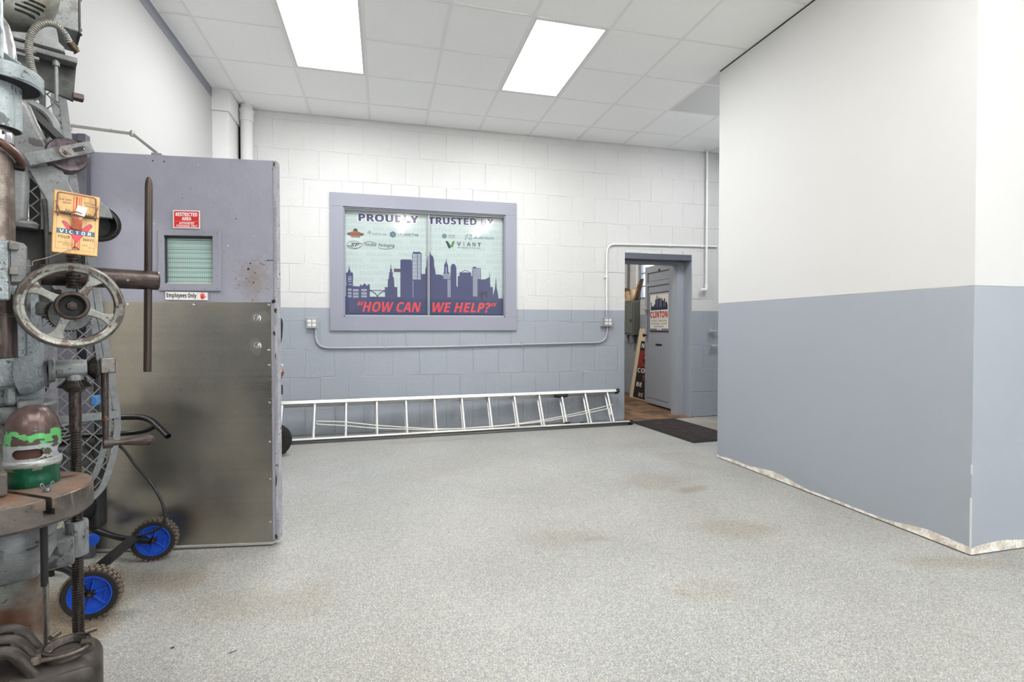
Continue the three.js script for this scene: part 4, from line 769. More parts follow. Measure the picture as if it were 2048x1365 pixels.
  const wire = canvasTex(512, 512, (c, W, H) => {
    c.fillStyle = '#b9d2cc'; c.fillRect(0, 0, W, H); c.fillStyle = 'rgba(150,180,176,0.5)'; for (let i = 0; i < 10; i++) c.fillRect(0, i * 52 + 8, W, 24);
    c.lineWidth = 2.2; for (let i = 0; i < 27; i++) { c.strokeStyle = 'rgba(70,98,98,0.75)'; c.beginPath(); c.moveTo(i * 19.3 + 5, 0); c.lineTo(i * 19.3 + 6, H); c.stroke(); }
    for (let i = 0; i < 27; i++) { c.lineWidth = [2, 2, 5, 2, 3][i % 5]; c.strokeStyle = 'rgba(50,72,74,' + [0.6, 0.5, 0.9, 0.55, 0.8][i % 5] + ')'; c.beginPath(); c.moveTo(0, i * 19.4 + 7); c.lineTo(W, i * 19.4 + 8); c.stroke(); }
  });
  const gl = sheet(0.246, 0.255, 0.006), gm = phys({ map: wire, roughness: 0.12, clearcoat: 0.6, clearcoatRoughness: 0.05 });
  const pane = part('wired_pane', gl, gm, d, 'pale green wired glass'); pane.position.set(0.6, 1.5245, -0.022);
  const edge = std({ color: 0x3a3a40, roughness: 0.7 }); part('glazing_bead', [bx(0.478, 1.64, -0.018, 0.722, 1.651, -0.002, 0.001), bx(0.478, 1.398, -0.018, 0.484, 1.64, -0.004, 0.001)], edge, d); part('glazing_bead', bx(0.484, 1.398, -0.018, 0.722, 1.406, -0.006, 0.001), std({ color: 0xc8c4bb, roughness: 0.6 }), d);
  // signs stuck on the door
  const place = (m, x, y) => { m.position.set(-1.575 + x * Math.cos(A) + 0.005 * Math.sin(A), y, -3.097 - x * Math.sin(A) + 0.005 * Math.cos(A)); m.rotation.y = A; };
  const t1 = canvasTex(528, 372, (c, W, H) => { c.fillStyle = '#f3efec'; c.fillRect(0, 0, W, H); c.fillStyle = '#d42b2b'; c.beginPath(); c.roundRect(22, 22, W - 44, H - 44, 16); c.fill(); fit(c, 'RESTRICTED', 48, 120, 432, 70, { fill: '#fff', thick: 4 }); fit(c, 'AREA', 176, 206, 180, 66, { fill: '#fff', thick: 4 }); c.fillStyle = '#f0b9b4'; c.fillRect(40, 226, W - 80, 4); fit(c, 'AUTHORIZED', 116, 286, 296, 44, { fill: '#fff', style: 'italic bold' }); fit(c, 'PERSONNEL ONLY', 60, 340, 410, 42, { fill: '#fff', style: 'italic bold' }); });
  const s1 = part('warning_sign', sheet(0.133, 0.094, 0.001), flat(t1, 1, 1, { rough: 0.4 }), scene); place(s1, 0.591, 1.735); tag(s1, 'small red and white restricted area sticker above the door pane', 'sign');
  const t2 = canvasTex(840, 168, (c, W, H) => { c.fillStyle = '#f2f1ef'; c.fillRect(0, 0, W, H); fit(c, 'Employees Only', 20, 118, 590, 84, { fill: '#16171a', thick: 3 }); c.strokeStyle = '#8c8c90'; c.lineWidth = 3; c.strokeRect(632, 6, 200, 154); c.fillStyle = '#e23a2c'; c.beginPath(); c.ellipse(728, 108, 40, 40, 0, 0, 7); c.fill(); c.lineCap = 'round'; c.strokeStyle = '#e23a2c'; c.lineWidth = 18; for (const [x, y, a, b] of [[700, 92, 690, 44], [719, 84, 714, 24], [738, 84, 740, 26], [756, 92, 766, 42], [752, 126, 794, 84]]) { c.beginPath(); c.moveTo(x, y); c.lineTo(a, b); c.stroke(); } });
  const s2 = part('door_sign', sheet(0.21, 0.042, 0.001), flat(t2, 1, 1, { rough: 0.4 }), scene); place(s2, 0.588, 1.336); s2.rotation.order = 'YXZ'; s2.rotation.z = -0.012; tag(s2, 'long white employees only sticker with a red hand below the door pane', 'sign');
  // overhead closer arm
  const c = thing('door_closer', 'thin two-piece steel closer arm joining the frame to the top of the steel door', 'door closer');
  const am = std({ color: new THREE.Color(0.36, 0.35, 0.33), metalness: 0.7, roughness: 0.4 });
  const a0 = V(-1.553, 2.205, -3.105), a1 = V(-1.286, 2.2, -3.144), a2 = V(-1.137, 2.078, -3.05);
  part('arm', along(new THREE.BoxGeometry(0.014, a0.distanceTo(a1), 0.007).translate(0, a0.distanceTo(a1) / 2, 0), a0, a1), am, c);
  part('arm', along(new THREE.BoxGeometry(0.013, a1.distanceTo(a2), 0.008).translate(0, a1.distanceTo(a2) / 2, 0), a1, a2), am, c);
  part('knuckle', [cyl([a1.x, a1.y - 0.013, a1.z], [a1.x, a1.y + 0.014, a1.z], 0.012, 0.012, 16), cyl([a1.x, a1.y + 0.014, a1.z], [a1.x, a1.y + 0.02, a1.z], 0.006, 0.006, 8)], am, c);
  part('stud', cyl([-1.375, 2.206, -3.131], [-1.375, 2.212, -3.131], 0.006, 0.006, 10), am, c);
  part('shoe', cbx(-1.137, 2.073, -3.055, 0.05, 0.012, 0.03, 0.003), am, c);
  part('bracket', cbx(-1.56, 2.2, -3.10, 0.03, 0.03, 0.05, 0.003), am, c);
}
// ---------------------------------------------------------------- hand truck standing behind the steel door
{
  const t = thing('hand_truck', 'old hand truck peeping out behind the steel door, dark wheel on the floor', 'hand truck', [-0.965, 0, -5.02], 0.15);
  const fr = std({ map: wornTex(0x4a3c33, 0x25262b, 0.4, 0.6), roughness: 0.6, metalness: 0.4 });
  for (const s of [0]) {
    part('tyre', lathe([[0.085, -0.03], [0.125, -0.034], [0.146, -0.024], [0.152, 0], [0.146, 0.024], [0.125, 0.034], [0.085, 0.03]], [0.0, 0.152, 0.04], [0.0, 0.152, 1], 40), M.rubber, t);
    part('wheel_rim', lathe([[0, -0.012], [0.04, -0.02], [0.08, -0.012], [0.09, -0.028], [0.09, 0.028], [0.08, 0.012], [0.04, 0.022], [0, 0.014]], [0.0, 0.152, 0.04], [0.0, 0.152, 1], 32), std({ color: 0x3a241c, roughness: 0.6 }), t);
  }
  part('axle', cyl([0, 0.152, -0.28], [0, 0.152, 0.1], 0.011), fr, t);
  part('frame', [pipe([[0.0, 0.06, -0.06], [-0.02, 0.6, -0.08], [-0.04, 1.05, -0.08], [-0.04, 1.2, -0.12], [-0.04, 1.2, -0.28]], 0.016, 0.06, 60, 10), pipe([[0.0, 0.06, -0.28], [-0.04, 1.2, -0.28]], 0.016, 0.0001, 20, 10)], fr, t);
  part('cross_bar', cyl([-0.03, 0.75, -0.08], [-0.03, 0.75, -0.28], 0.011), fr, t); part('toe_plate', bx(-0.12, 0.012, -0.4, 0.1, 0.022, -0.04, 0.003), fr, t);
  part('grip', tube([[0.04, 1.26, 0.02], [0.066, 1.24, 0.02], [0.07, 1.16, 0.02], [0.05, 1.02, 0.02], [-0.03, 0.96, -0.06]], 0.011, 30, 10), M.black, t, 'curved black grip');
  part('valve', lathe([[0, 0], [0.012, 0.004], [0.012, 0.03], [0.022, 0.04], [0.022, 0.07], [0.008, 0.09], [0, 0.092]], [0.058, 0.70, 0.02], [0.066, 0.80, 0.02], 16), std({ color: 0x8a5a34, roughness: 0.4, metalness: 0.8 }), t, 'brass valve');
  part('valve_stem', [tube([[0.064, 0.79, 0.02], [0.072, 0.83, 0.02], [0.0, 0.85, -0.06]], 0.007, 16, 8)], M.alu, t);
  part('bracket', bx(-0.05, 0.56, -0.07, 0.075, 0.64, 0.04, 0.006), M.black, t);
}

// ---------------------------------------------------------------- drill press, its front turned to the viewer; local x to the right, z to the front
const hammer = dataTex(512, (i, x, y, c) => { const v = 0.5 + 1.4 * (N512[i] - 0.5) + 0.5 * (N512b[i] - 0.5); c[0] = c[1] = c[2] = 255 * Math.max(0, Math.min(1, v)); }, false, 7);
const MP = {
  paint: std({ map: wornTex(0x6c6e6f, 0x3b3936, 0.70, 0.76, 512, 0.22, N512, N512c, 2.5), roughness: 0.42, metalness: 0.1, bumpMap: bumpLump, bumpScale: 0.0012 }),
  pale: std({ map: wornTex(0x858c90, 0x484846, 0.72, 0.78, 512, 0.16, N512b, N512c, 2.2), roughness: 0.36, metalness: 0.15, bumpMap: hammer, bumpScale: 0.0028 }),
  chip: std({ map: wornTex(0x8b9496, 0x4a5153, 0.64, 0.67, 512, 0.15, N512, N512c, 3), roughness: 0.35, metalness: 0.15, bumpMap: bumpLump, bumpScale: 0.0015 }),
  guard: std({ map: wornTex(0x747778, 0x4f504f, 0.66, 0.8, 512, 0.12, N512, N512c, 2), roughness: 0.45, metalness: 0.2 }),
  dark: std({ map: wornTex(0x3e403f, 0x232323, 0.4, 0.7, 512, 0.2), roughness: 0.55, metalness: 0.4 }),
  black: std({ color: 0x121213, roughness: 0.7 }),
  belt: std({ color: 0x0e0d0d, roughness: 0.8 }),
  brown: std({ map: wornTex(0x4a3f3b, 0x342d2a, 0.4, 0.7, 512, 0.15), roughness: 0.42, metalness: 0.55 }),
  quill: std({ map: wornTex(0x5f544d, 0x7d756d, 0.42, 0.68, 512, 0.25, N512, N512c, 4), roughness: 0.38, metalness: 0.55 }),
  copper: std({ map: wornTex(0x6b5047, 0x553f38, 0.45, 0.7), roughness: 0.35, metalness: 0.6 }),
  rustTop: std({ map: wornTex(0x77665b, 0x875d46, 0.50, 0.76, 512, 0.25, N512, N512c, 2.4), roughness: 0.5, metalness: 0.35, bumpMap: bumpFine, bumpScale: 0.0008 }),
  rustSide: std({ map: wornTex(0x56504c, 0x776252, 0.58, 0.78, 512, 0.3, N512, N512c, 3), roughness: 0.6, metalness: 0.35, bumpMap: bumpLump, bumpScale: 0.0015 }),
  wheel: std({ map: wornTex(0x7e7f7a, 0x4f423c, 0.62, 0.68, 512, 0.2, N512, N512c, 8), roughness: 0.4, metalness: 0.15, bumpMap: bumpLump, bumpScale: 0.001 }),
  rim: std({ map: wornTex(0x7c7b75, 0x50443e, 0.50, 0.57, 512, 0.2, N512, N512b, 9), roughness: 0.38, metalness: 0.3 }),
  steel: std({ map: wornTex(0x7d7973, 0x6a645d, 0.45, 0.75, 512, 0.08), roughness: 0.35, metalness: 0.8 }),
  thread: std({ map: wornTex(0x55504c, 0x39342f, 0.4, 0.7), roughness: 0.35, metalness: 0.8 }),
};
function screwThread(x, z, y0, y1, r, pitch, depth, sharp = false) {
  const prof = [[0, y0]]; const n = Math.round((y1 - y0) / pitch);
  for (let i = 0; i < n; i++) { const y = y0 + i * pitch; prof.push([r - depth, y], [r, y + pitch * 0.25], [r, y + pitch * 0.55], [r - depth, y + pitch * 0.8]); }
  prof.push([0, y1]);
  const g = new THREE.LatheGeometry(prof.map(([a, b]) => new THREE.Vector2(Math.max(a, 0.0001), b)), 28); const t = toCreasedNormals(g, 0.5); t.translate(x, 0, z); return t;
}
// bevel gear on +y: teeth on a cone between (r0 at y = 0) and (r1 at y = h)
function bevelGear(r0, r1, h, teeth) {
  const list = [lathe([[0, 0], [r0 * 0.94, 0], [r1 * 0.9, h], [0, h]], [0, 0, 0], [0, 1, 0], 40)], L = Math.hypot(r0 - r1, h), tilt = Math.atan2(r0 - r1, h);
  for (let i = 0; i < teeth; i++) { const g = new THREE.CylinderGeometry(r1 * 1.6 / teeth, r0 * 2.1 / teeth, L, 4, 1); g.rotateY(Math.PI / 4); g.scale(1, 1, 1.1); g.rotateZ(tilt); g.translate((r0 + r1) / 2 * 0.955, h / 2, 0); g.rotateY(i / teeth * Math.PI * 2); list.push(toCreasedNormals(g, 0.3)); }
  return merged(list);
}
const PRESS_TURN = 0.539;
const press = thing('drill_press', 'large old grey drill press with handwheel, crank and round rusty table', 'drill press', [-1.103, 0, -1.845], PRESS_TURN);
{
  const P = press;
  part('base', [bx(-0.26, 0, -0.22, 0.10, 0.07, 0.30, 0.02, 3)], MP.dark, P);
  part('column', metric(cyl([0.015, 0.05, 0], [0.015, 1.0, 0], 0.081, 0.081, 40)), std({ map: wornTex(0x7c7f79, 0x5f4132, 0.62, 0.80, 512, 0.2, N512c, N512, 1.2), roughness: 0.4, metalness: 0.3 }), P);
  // --- table and its arm
  const tableR = 0.176, ty = 0.763;
  { const body = lathe([[0, 0.066], [0.02, 0.0], [0.150, 0.0], [0.168, 0.004], [tableR, 0.012], [tableR, 0.068], [tableR - 0.003, 0.071], [0, 0.071]], [0, ty - 0.071, 0.35], [0, ty, 0.35], 96, 0.5);
    const a = Math.atan2(0.153, 0.075), slot = (w, y0, y1, len, ang, off = 0, cx = 0, cz = 0.35) => { const g = new THREE.BoxGeometry(len, y1 - y0, w); g.translate(len / 2 + off, (y0 + y1) / 2, 0); g.rotateY(-ang); g.translate(cx, 0, cz); return g; };
    const solid = csg(lathe([[0, 0], [0.150, 0.0], [0.168, 0.004], [tableR, 0.012], [tableR, 0.068], [tableR - 0.003, 0.071], [0, 0.071]], [0, ty - 0.071, 0.35], [0, ty, 0.35], 96, 0.5), SUBTRACTION,
      slot(0.013, ty - 0.03, ty + 0.02, 0.3, a), slot(0.024, ty - 0.042, ty - 0.026, 0.3, a), slot(0.010, ty - 0.02, ty + 0.02, 0.125, 0, 0, 0.012, 0.297), slot(0.012, ty - 0.03, ty + 0.02, 0.3, a + Math.PI / 2 + 0.3));
    const t = part('table', metric(solid), MP.rustSide, P, 'round rusty table with a T slot');
    part('table_top', metric(csg(lathe([[0, 0], [tableR - 0.004, 0], [tableR - 0.004, 0.0012], [0, 0.0012]], [0, ty - 0.0004, 0.35], [0, ty, 0.35], 96, 0.5), SUBTRACTION, slot(0.014, ty - 0.03, ty + 0.02, 0.3, a), slot(0.011, ty - 0.02, ty + 0.02, 0.125, 0, 0, 0.012, 0.297), slot(0.013, ty - 0.03, ty + 0.02, 0.3, a + Math.PI / 2 + 0.3))), MP.rustTop, t);
  }
  part('table_hub', lathe([[0, 0], [0.09, 0], [0.1, 0.02], [0.1, 0.075], [0.075, 0.12], [0, 0.12]], [0.0, 0.575, 0.33], [0, 0.7, 0.33], 40), MP.paint, P);
  part('table_arm', [bx(-0.07, 0.50, 0.02, 0.07, 0.63, 0.30, 0.02, 3)], MP.paint, P);
  part('table_sleeve', lathe([[0.084, 0], [0.118, 0], [0.122, 0.01], [0.122, 0.05], [0.108, 0.06], [0.105, 0.14], [0.084, 0.14]], [0.015, 0.50, 0], [0.015, 0.64, 0], 48), std({ map: wornTex(0x8f9488, 0x6b5a45, 0.5, 0.68, 512, 0.2, N512, N512c, 2), roughness: 0.45, metalness: 0.2 }), P);
  part('arm_knee', [bx(0.075, 0.49, 0.12, 0.145, 0.575, 0.235, 0.012, 2)], MP.paint, P);
  part('lift_nut', lathe([[0.0142, 0], [0.026, 0], [0.0265, 0.01], [0.0265, 0.095], [0.024, 0.1], [0.0142, 0.1]], [0.152, 0.508, 0.2], [0.152, 0.6, 0.2], 32), MP.paint, P);
  part('lift_screw', [screwThread(0.152, 0.2, 0.20, 0.88, 0.0145, 0.0075, 0.0035)], MP.thread, P);
  part('screw_shank', cyl([0.152, 0.87, 0.2], [0.152, 1.0, 0.2], 0.0145, 0.0145, 24), MP.brown, P);
  part('hanging_rod', cyl([0.070, 0.535, 0.45], [0.070, 0.70, 0.45], 0.0075, 0.0075, 14), MP.black, P);
  part('hanging_pipe', cyl([0.072, 0.30, 0.45], [0.072, 0.54, 0.45], 0.0065, 0.0065, 14), MP.steel, P);
  // --- crank gear
  part('gear_boss', [lathe([[0, 0], [0.062, 0], [0.055, 0.02], [0.034, 0.05], [0.030, 0.06], [0, 0.06]], [0.045, 1.04, 0.17], [0.1, 1.045, 0.19], 36)], MP.pale, P);
  part('boss_collar', lathe([[0, 0], [0.034, 0], [0.035, 0.003], [0.035, 0.012], [0.033, 0.015], [0, 0.015]], [0.094, 1.052, 0.2], [0.12, 1.052, 0.2], 36), MP.paint, P);
  part('gear_housing', [lathe([[0, 0], [0.026, 0], [0.026, 0.062], [0.024, 0.07], [0, 0.07]], [0.108, 1.053, 0.2], [0.2, 1.053, 0.2], 36), lathe([[0, 0], [0.022, 0], [0.02, 0.02], [0.018, 0.03], [0, 0.03]], [0.152, 1.015, 0.2], [0.152, 1.05, 0.2], 28)], MP.guard, P);
  part('housing_bolt', bolt([0.112, 1.045, 0.225], [1, 0, 0.15], 0.008, 0.012), MP.guard, P);
  const g1 = part('bevel_gear', bevelGear(0.040, 0.022, 0.020, 26), MP.thread, P); g1.position.set(0.152, 1.0, 0.2);
  part('gear_hub', lathe([[0, 0], [0.019, 0], [0.024, 0.006], [0.03, 0.014], [0, 0.016]], [0.152, 0.985, 0.2], [0.152, 1.0, 0.2], 28), MP.brown, P);
  const g2 = part('bevel_gear', bevelGear(0.037, 0.020, 0.019, 24), MP.thread, P); g2.rotation.z = Math.PI / 2; g2.position.set(0.199, 1.053, 0.2);
  part('gear_back', cyl([0.199, 1.053, 0.2], [0.207, 1.053, 0.2], 0.034, 0.03, 32), MP.dark, P);
  const cr = part('crank', [bx(0.207, 1.036, 0.188, 0.243, 1.082, 0.232, 0.004, 2)], MP.steel, P, 'steel crank with a turned handle');
  part('crank_arm', [along(new THREE.CylinderGeometry(0.0075, 0.010, 0.225, 16).translate(0, 0.1125, 0).scale(1.0, 1, 0.9), V(0.219, 1.045, 0.21), V(0.219, 0.82, 0.215))], MP.brown, cr);
  part('crank_ring', [lathe([[0, 0], [0.0095, 0.002], [0.0095, 0.006], [0.008, 0.008], [0.0095, 0.011], [0.009, 0.016], [0, 0.017]], [0.219, 0.892, 0.213], [0.219, 0.91, 0.213], 20)], MP.copper, cr);
  part('crank_end', [cyl([0.213, 0.826, 0.215], [0.236, 0.824, 0.215], 0.0155, 0.014, 24)], MP.brown, cr);
  part('crank_handle', lathe([[0, 0], [0.009, 0.0], [0.0075, 0.012], [0.009, 0.03], [0.0135, 0.06], [0.0165, 0.08], [0.0165, 0.092], [0.012, 0.103], [0.005, 0.108], [0, 0.1085]], [0.234, 0.824, 0.215], [0.35, 0.818, 0.215], 28), MP.brown, cr);
  // --- head on the column
  part('head_body', [lathe([[0, 0.0], [0.092, 0.0], [0.094, 0.01], [0.093, 0.16], [0.088, 0.27], [0.080, 0.36], [0, 0.36]], [0.0, 0.953, 0.06], [0, 1.3, 0.06], 48), bx(-0.10, 1.0, 0.08, 0.062, 1.30, 0.2, 0.03, 3)], MP.pale, P, 'hammered pale blue-grey casting');
  part('head_rib', [bx(0.006, 0.955, 0.145, 0.034, 1.2, 0.185, 0.012, 2)], MP.pale, P);
  part('head_collar', lathe([[0.082, 0], [0.118, 0], [0.122, 0.008], [0.122, 0.036], [0.116, 0.042], [0.082, 0.042]], [0.0, 0.91, 0.06], [0, 0.953, 0.06], 48), MP.paint, P);
  part('collar_lug', [bx(0.03, 0.935, 0.16, 0.085, 0.97, 0.20, 0.006, 2)], MP.paint, P);
  part('collar_skirt', lathe([[0.082, 0], [0.10, 0], [0.104, 0.02], [0.108, 0.062], [0.082, 0.062]], [0.0, 0.85, 0.05], [0, 0.91, 0.05], 40), MP.paint, P);
  part('quill', metric(cyl([0, 1.385, 0.35], [0, 1.62, 0.35], 0.031, 0.031, 40)), MP.quill, P, 'worn bare quill');
  part('quill_lower', [lathe([[0, 0], [0.030, 0.002], [0.0315, 0.004], [0.0315, 0.105], [0.030, 0.107], [0.030, 0.115], [0.031, 0.117], [0.031, 0.16], [0, 0.16]], [0, 1.094, 0.35], [0, 1.3, 0.35], 40)], MP.brown, P);
  part('quill_clamp', [bx(-0.09, 1.238, 0.30, 0.019, 1.386, 0.40, 0.006, 2)], MP.pale, P);
  part('clamp_flange', [extrude([[0.018, 1.283], [0.046, 1.283], [0.05, 1.287], [0.05, 1.372], [0.044, 1.381], [0.018, 1.386]], 0.10, 0.003).translate(0, 0, 0.295), bx(0.048, 1.308, 0.32, 0.057, 1.345, 0.36, 0.003)], MP.paint, P);
  for (const y of [1.370, 1.310]) part('square_bolt', bx(0.017, y - 0.009, 0.397, 0.034, y + 0.009, 0.412, 0.002, 2), MP.steel, P);
  part('quill_ring', [lathe([[0.029, 0], [0.036, 0.002], [0.036, 0.028], [0.032, 0.036], [0.026, 0.037]], [-0.004, 1.626, 0.352], [-0.004, 1.66, 0.352], 40)], std({ color: 0x9b9aa0, metalness: 0.7, roughness: 0.25 }), P);
  part('ring_hole', lathe([[0, 0], [0.005, 0.0], [0.0052, 0.001], [0, 0.0012]], [0.009, 1.648, 0.3845], [0.0105, 1.648, 0.3945], 16), MP.black, P);
  part('clamp_lever', [tube([[-0.06, 1.628, 0.41], [-0.02, 1.624, 0.415], [0.01, 1.615, 0.405], [0.032, 1.600, 0.385], [0.042, 1.588, 0.36], [0.044, 1.580, 0.345]], 0.0095, 40, 14), lathe([[0, 0], [0.008, 0.002], [0.0095, 0.006], [0, 0.012]], [0.044, 1.584, 0.35], [0.044, 1.57, 0.345], 14)], MP.copper, P, 'copper brown bent lever');
  part('lever_clip', [bx(0.028, 1.572, 0.33, 0.05, 1.586, 0.36, 0.003)], MP.black, P);
  part('spindle_cylinder', metric(cyl([0, 1.664, 0.35], [0, 1.785, 0.35], 0.0465, 0.0465, 48)), MP.chip, P, 'chipped pale green-grey drum');
  part('flange_shade', lathe([[0.048, 0], [0.080, 0.001], [0.080, 0.0005], [0.048, -0.001]], [0, 1.7715, 0.35], [0, 1.9, 0.35], 64), MP.black, P);  // black ring paints the shade inside the hollow of the flange
  part('drum_bottom', cyl([0, 1.662, 0.35], [0, 1.666, 0.35], 0.043, 0.043, 40), MP.black, P);
  part('flange', lathe([[0.047, 0.0], [0.060, -0.001], [0.080, -0.001], [0.082, -0.004], [0.086, -0.004], [0.088, 0.002], [0.0885, 0.030], [0.085, 0.034], [0.05, 0.040], [0.03, 0.044], [0, 0.044]], [0, 1.775, 0.35], [0, 1.8, 0.35], 64), MP.chip, P);
  part('bell', lathe([[0.034, 0], [0.037, 0.02], [0.034, 0.06], [0.029, 0.09], [0.022, 0.118], [0.013, 0.134], [0, 0.138]], [0.004, 1.818, 0.325], [0.004, 1.95, 0.325], 36), std({ map: wornTex(0x969899, 0x7b746b, 0.55, 0.75), roughness: 0.25, metalness: 0.5 }), P);
  for (const a of [0.75, -0.4, 2.6]) { const g = extrude([[0.025, 0], [0.075, 0], [0.072, 0.006], [0.03, 0.034], [0.025, 0.034]], 0.007, 0.0015); g.rotateY(a - Math.PI / 2 * 0.3); g.translate(0, 1.815, 0.345); part('flange_rib', g, MP.chip, P); }
  part('spline_shaft', cyl([-0.002, 1.82, 0.39], [-0.002, 2.35, 0.39], 0.0165, 0.0165, 24), MP.chip, P);
  // --- neck and back of the frame
  { const neck = extrude([[0.00, 1.30], [0.036, 1.46], [0.060, 1.48], [0.064, 1.55], [0.066, 1.62], [0.112, 1.672], [0.110, 1.705], [0.085, 1.765], [0.070, 1.81], [0.05, 1.83], [-0.06, 1.83], [-0.10, 1.6], [-0.10, 1.3]], 0.09, 0.016, [], 4); neck.translate(0, 0, 0.03); part('neck', metric(neck), MP.paint, P); }
  part('neck_foot', [lathe([[0, 0], [0.034, 0.004], [0.038, 0.014], [0.03, 0.024], [0, 0.026]], [0.05, 1.455, 0.1], [0.05, 1.5, 0.1], 28)], MP.paint, P);
  part('gearbox', [bx(-0.09, 1.20, -0.03, 0.107, 1.467, 0.075, 0.006, 2)], MP.dark, P, 'dark gearbox casting');
  part('gearbox_cover', [bx(0.078, 1.268, 0.18, 0.103, 1.315, 0.25, 0.004, 2), cyl([0.10, 1.27, 0.24], [0.106, 1.27, 0.24], 0.014, 0.014, 20)], MP.paint, P);
  part('cover_bolt', bolt([0.105, 1.270, 0.24], [1, 0, 0.1], 0.0095, 0.018), MP.steel, P);
  part('pinion_block', [bx(0.07, 1.205, 0.17, 0.112, 1.243, 0.27, 0.008, 2)], MP.paint, P);
  part('worm_rack', [screwThread(0.145, 0.29, 1.28, 1.40, 0.0165, 0.0085, 0.004)], MP.thread, P);
  part('worm_gear', [lathe([[0, 0], [0.034, 0], [0.043, 0.005], [0.045, 0.012], [0.045, 0.02], [0, 0.02]], [0.136, 1.21, 0.285], [0.136, 1.21, 0.4], 48)], MP.paint, P);
  { const list = [lathe([[0, 0], [0.046, 0], [0.046, 0.014], [0, 0.014]], [0.136, 1.21, 0.27], [0.136, 1.21, 0.4], 48)]; for (let i = 0; i < 40; i++) { const a = i / 40 * Math.PI * 2, g = new THREE.BoxGeometry(0.006, 0.0036, 0.013); g.translate(0.0475, 0, 0.277); g.rotateZ(a); g.translate(0.136, 1.21, 0); list.push(g); } part('gear_teeth', list, MP.dark, P); }
  // --- handwheel
  { const w = new THREE.Group(); w.name = 'handwheel'; w.position.set(0.133, 1.229, 0.395); P.add(w); w.userData.label = 'chipped grey handwheel';
    part('wheel_rim', metric(lathe([[0.087, -0.006], [0.0875, 0.004], [0.0895, 0.0075], [0.095, 0.009], [0.0985, 0.0125], [0.104, 0.014], [0.109, 0.010], [0.1115, 0.003], [0.1115, -0.004], [0.108, -0.011], [0.102, -0.014], [0.093, -0.012], [0.088, -0.009], [0.087, -0.006]], [0, 0, 0], [0, 0, 1], 96, 0.9)), MP.rim, w);
    part('rim_face', metric(lathe([[0.088, 0.0], [0.0905, 0.0088], [0.0965, 0.0105], [0.097, 0.003]], [0, 0, 0], [0, 0, 1], 96, 0.9)), MP.wheel, w);
    for (const a of [150, 56, -24, -112]) { const s = new THREE.Shape(); s.moveTo(0.026, -0.016); s.quadraticCurveTo(0.040, -0.0085, 0.060, -0.0085); s.quadraticCurveTo(0.080, -0.009, 0.0905, -0.024); s.lineTo(0.0905, 0.024); s.quadraticCurveTo(0.080, 0.009, 0.060, 0.0085); s.quadraticCurveTo(0.040, 0.0085, 0.026, 0.016); const g = extrude(s, 0.007, 0.003, [], 3); g.translate(0, 0, -0.004); g.rotateZ(a * Math.PI / 180); part('spoke', metric(g), MP.wheel, w); }
    part('hub', lathe([[0, -0.02], [0.034, -0.02], [0.037, -0.004], [0.0365, 0.010], [0.0335, 0.016], [0.0285, 0.0165], [0.0255, 0.012], [0.0245, 0.0], [0.0235, -0.004], [0, -0.005]], [0, 0, 0], [0, 0, 1], 48), MP.brown, w);
    part('recess', lathe([[0, 0], [0.0235, 0.0], [0.0235, 0.0005], [0, 0.0006]], [0, 0, -0.0042], [0, 0, 1], 32), MP.black, w);
    part('hub_nut', bolt([0, 0, -0.004], [0, 0, 1], 0.0112, 0.010), MP.brown, w); part('stud', lathe([[0, 0], [0.0055, 0], [0.0055, 0.005], [0.0045, 0.006], [0, 0.006]], [0, 0, 0.006], [0, 0, 1], 16), MP.brown, w); }
  part('wheel_shaft', cyl([0.133, 1.229, 0.2], [0.133, 1.229, 0.385], 0.014, 0.014, 20), MP.brown, P);
  // --- capstan lever
  part('capstan_shaft', [cyl([0.08, 1.317, 0.25], [0.345, 1.317, 0.25], 0.0285, 0.029, 36)], MP.brown, P);
  part('shaft_end', lathe([[0, 0], [0.029, 0.0], [0.027, 0.004], [0, 0.005]], [0.345, 1.317, 0.25], [0.36, 1.317, 0.25], 32), MP.brown, P);
  part('shaft_pin', lathe([[0, 0], [0.004, 0], [0.003, 0.0015], [0, 0.002]], [0.268, 1.312, 0.278], [0.268, 1.312, 0.29], 12), MP.steel, P);
  part('feed_lever', lathe([[0, 0], [0.0095, 0], [0.0105, 0.004], [0.0105, 0.565], [0.0095, 0.58], [0.007, 0.592], [0.003, 0.597], [0, 0.597]], [0.318, 1.036, 0.25], [0.327, 1.6, 0.25], 24), MP.brown, P, 'long round feed bar with a blunt point');
  // --- belt side
  { const c = [0.062, 1.80]; 
    part('cone_pulley', lathe([[0.052, -0.02], [0.057, 0.0], [0.060, 0.022], [0.066, 0.026], [0.080, 0.022], [0.084, 0.012], [0.084, -0.10], [0.052, -0.10]], [c[0], c[1], -0.06], [c[0], c[1], 1], 64), MP.guard, P);
    part('pulley_web', lathe([[0, 0], [0.056, 0], [0.056, 0.006], [0, 0.006]], [c[0], c[1], -0.085], [c[0], c[1], 1], 48), MP.dark, P); }
  part('flat_belt', [along(new THREE.BoxGeometry(0.011, 0.165, 0.05).translate(0, 0.0825, 0), V(0.052, 1.83, 0.07), V(0.1365, 1.733, 0.10)), bx(0.128, 1.729, 0.075, 0.184, 1.738, 0.125, 0.003)], MP.belt, P, 'black flat belt');
  part('belt_post', bx(0.048, 1.80, 0.08, 0.060, 1.86, 0.11, 0.002), MP.guard, P);
  part('idler', lathe([[0, -0.02], [0.03, -0.022], [0.046, -0.026], [0.05, -0.02], [0.047, 0], [0.05, 0.02], [0.046, 0.026], [0.03, 0.022], [0, 0.02]], [0.146, 1.685, 0.115], [0.152, 1.685, 0.2], 48), std({ map: wornTex(0x5b4f55, 0x3c3338, 0.45, 0.7), roughness: 0.45, metalness: 0.3 }), P);
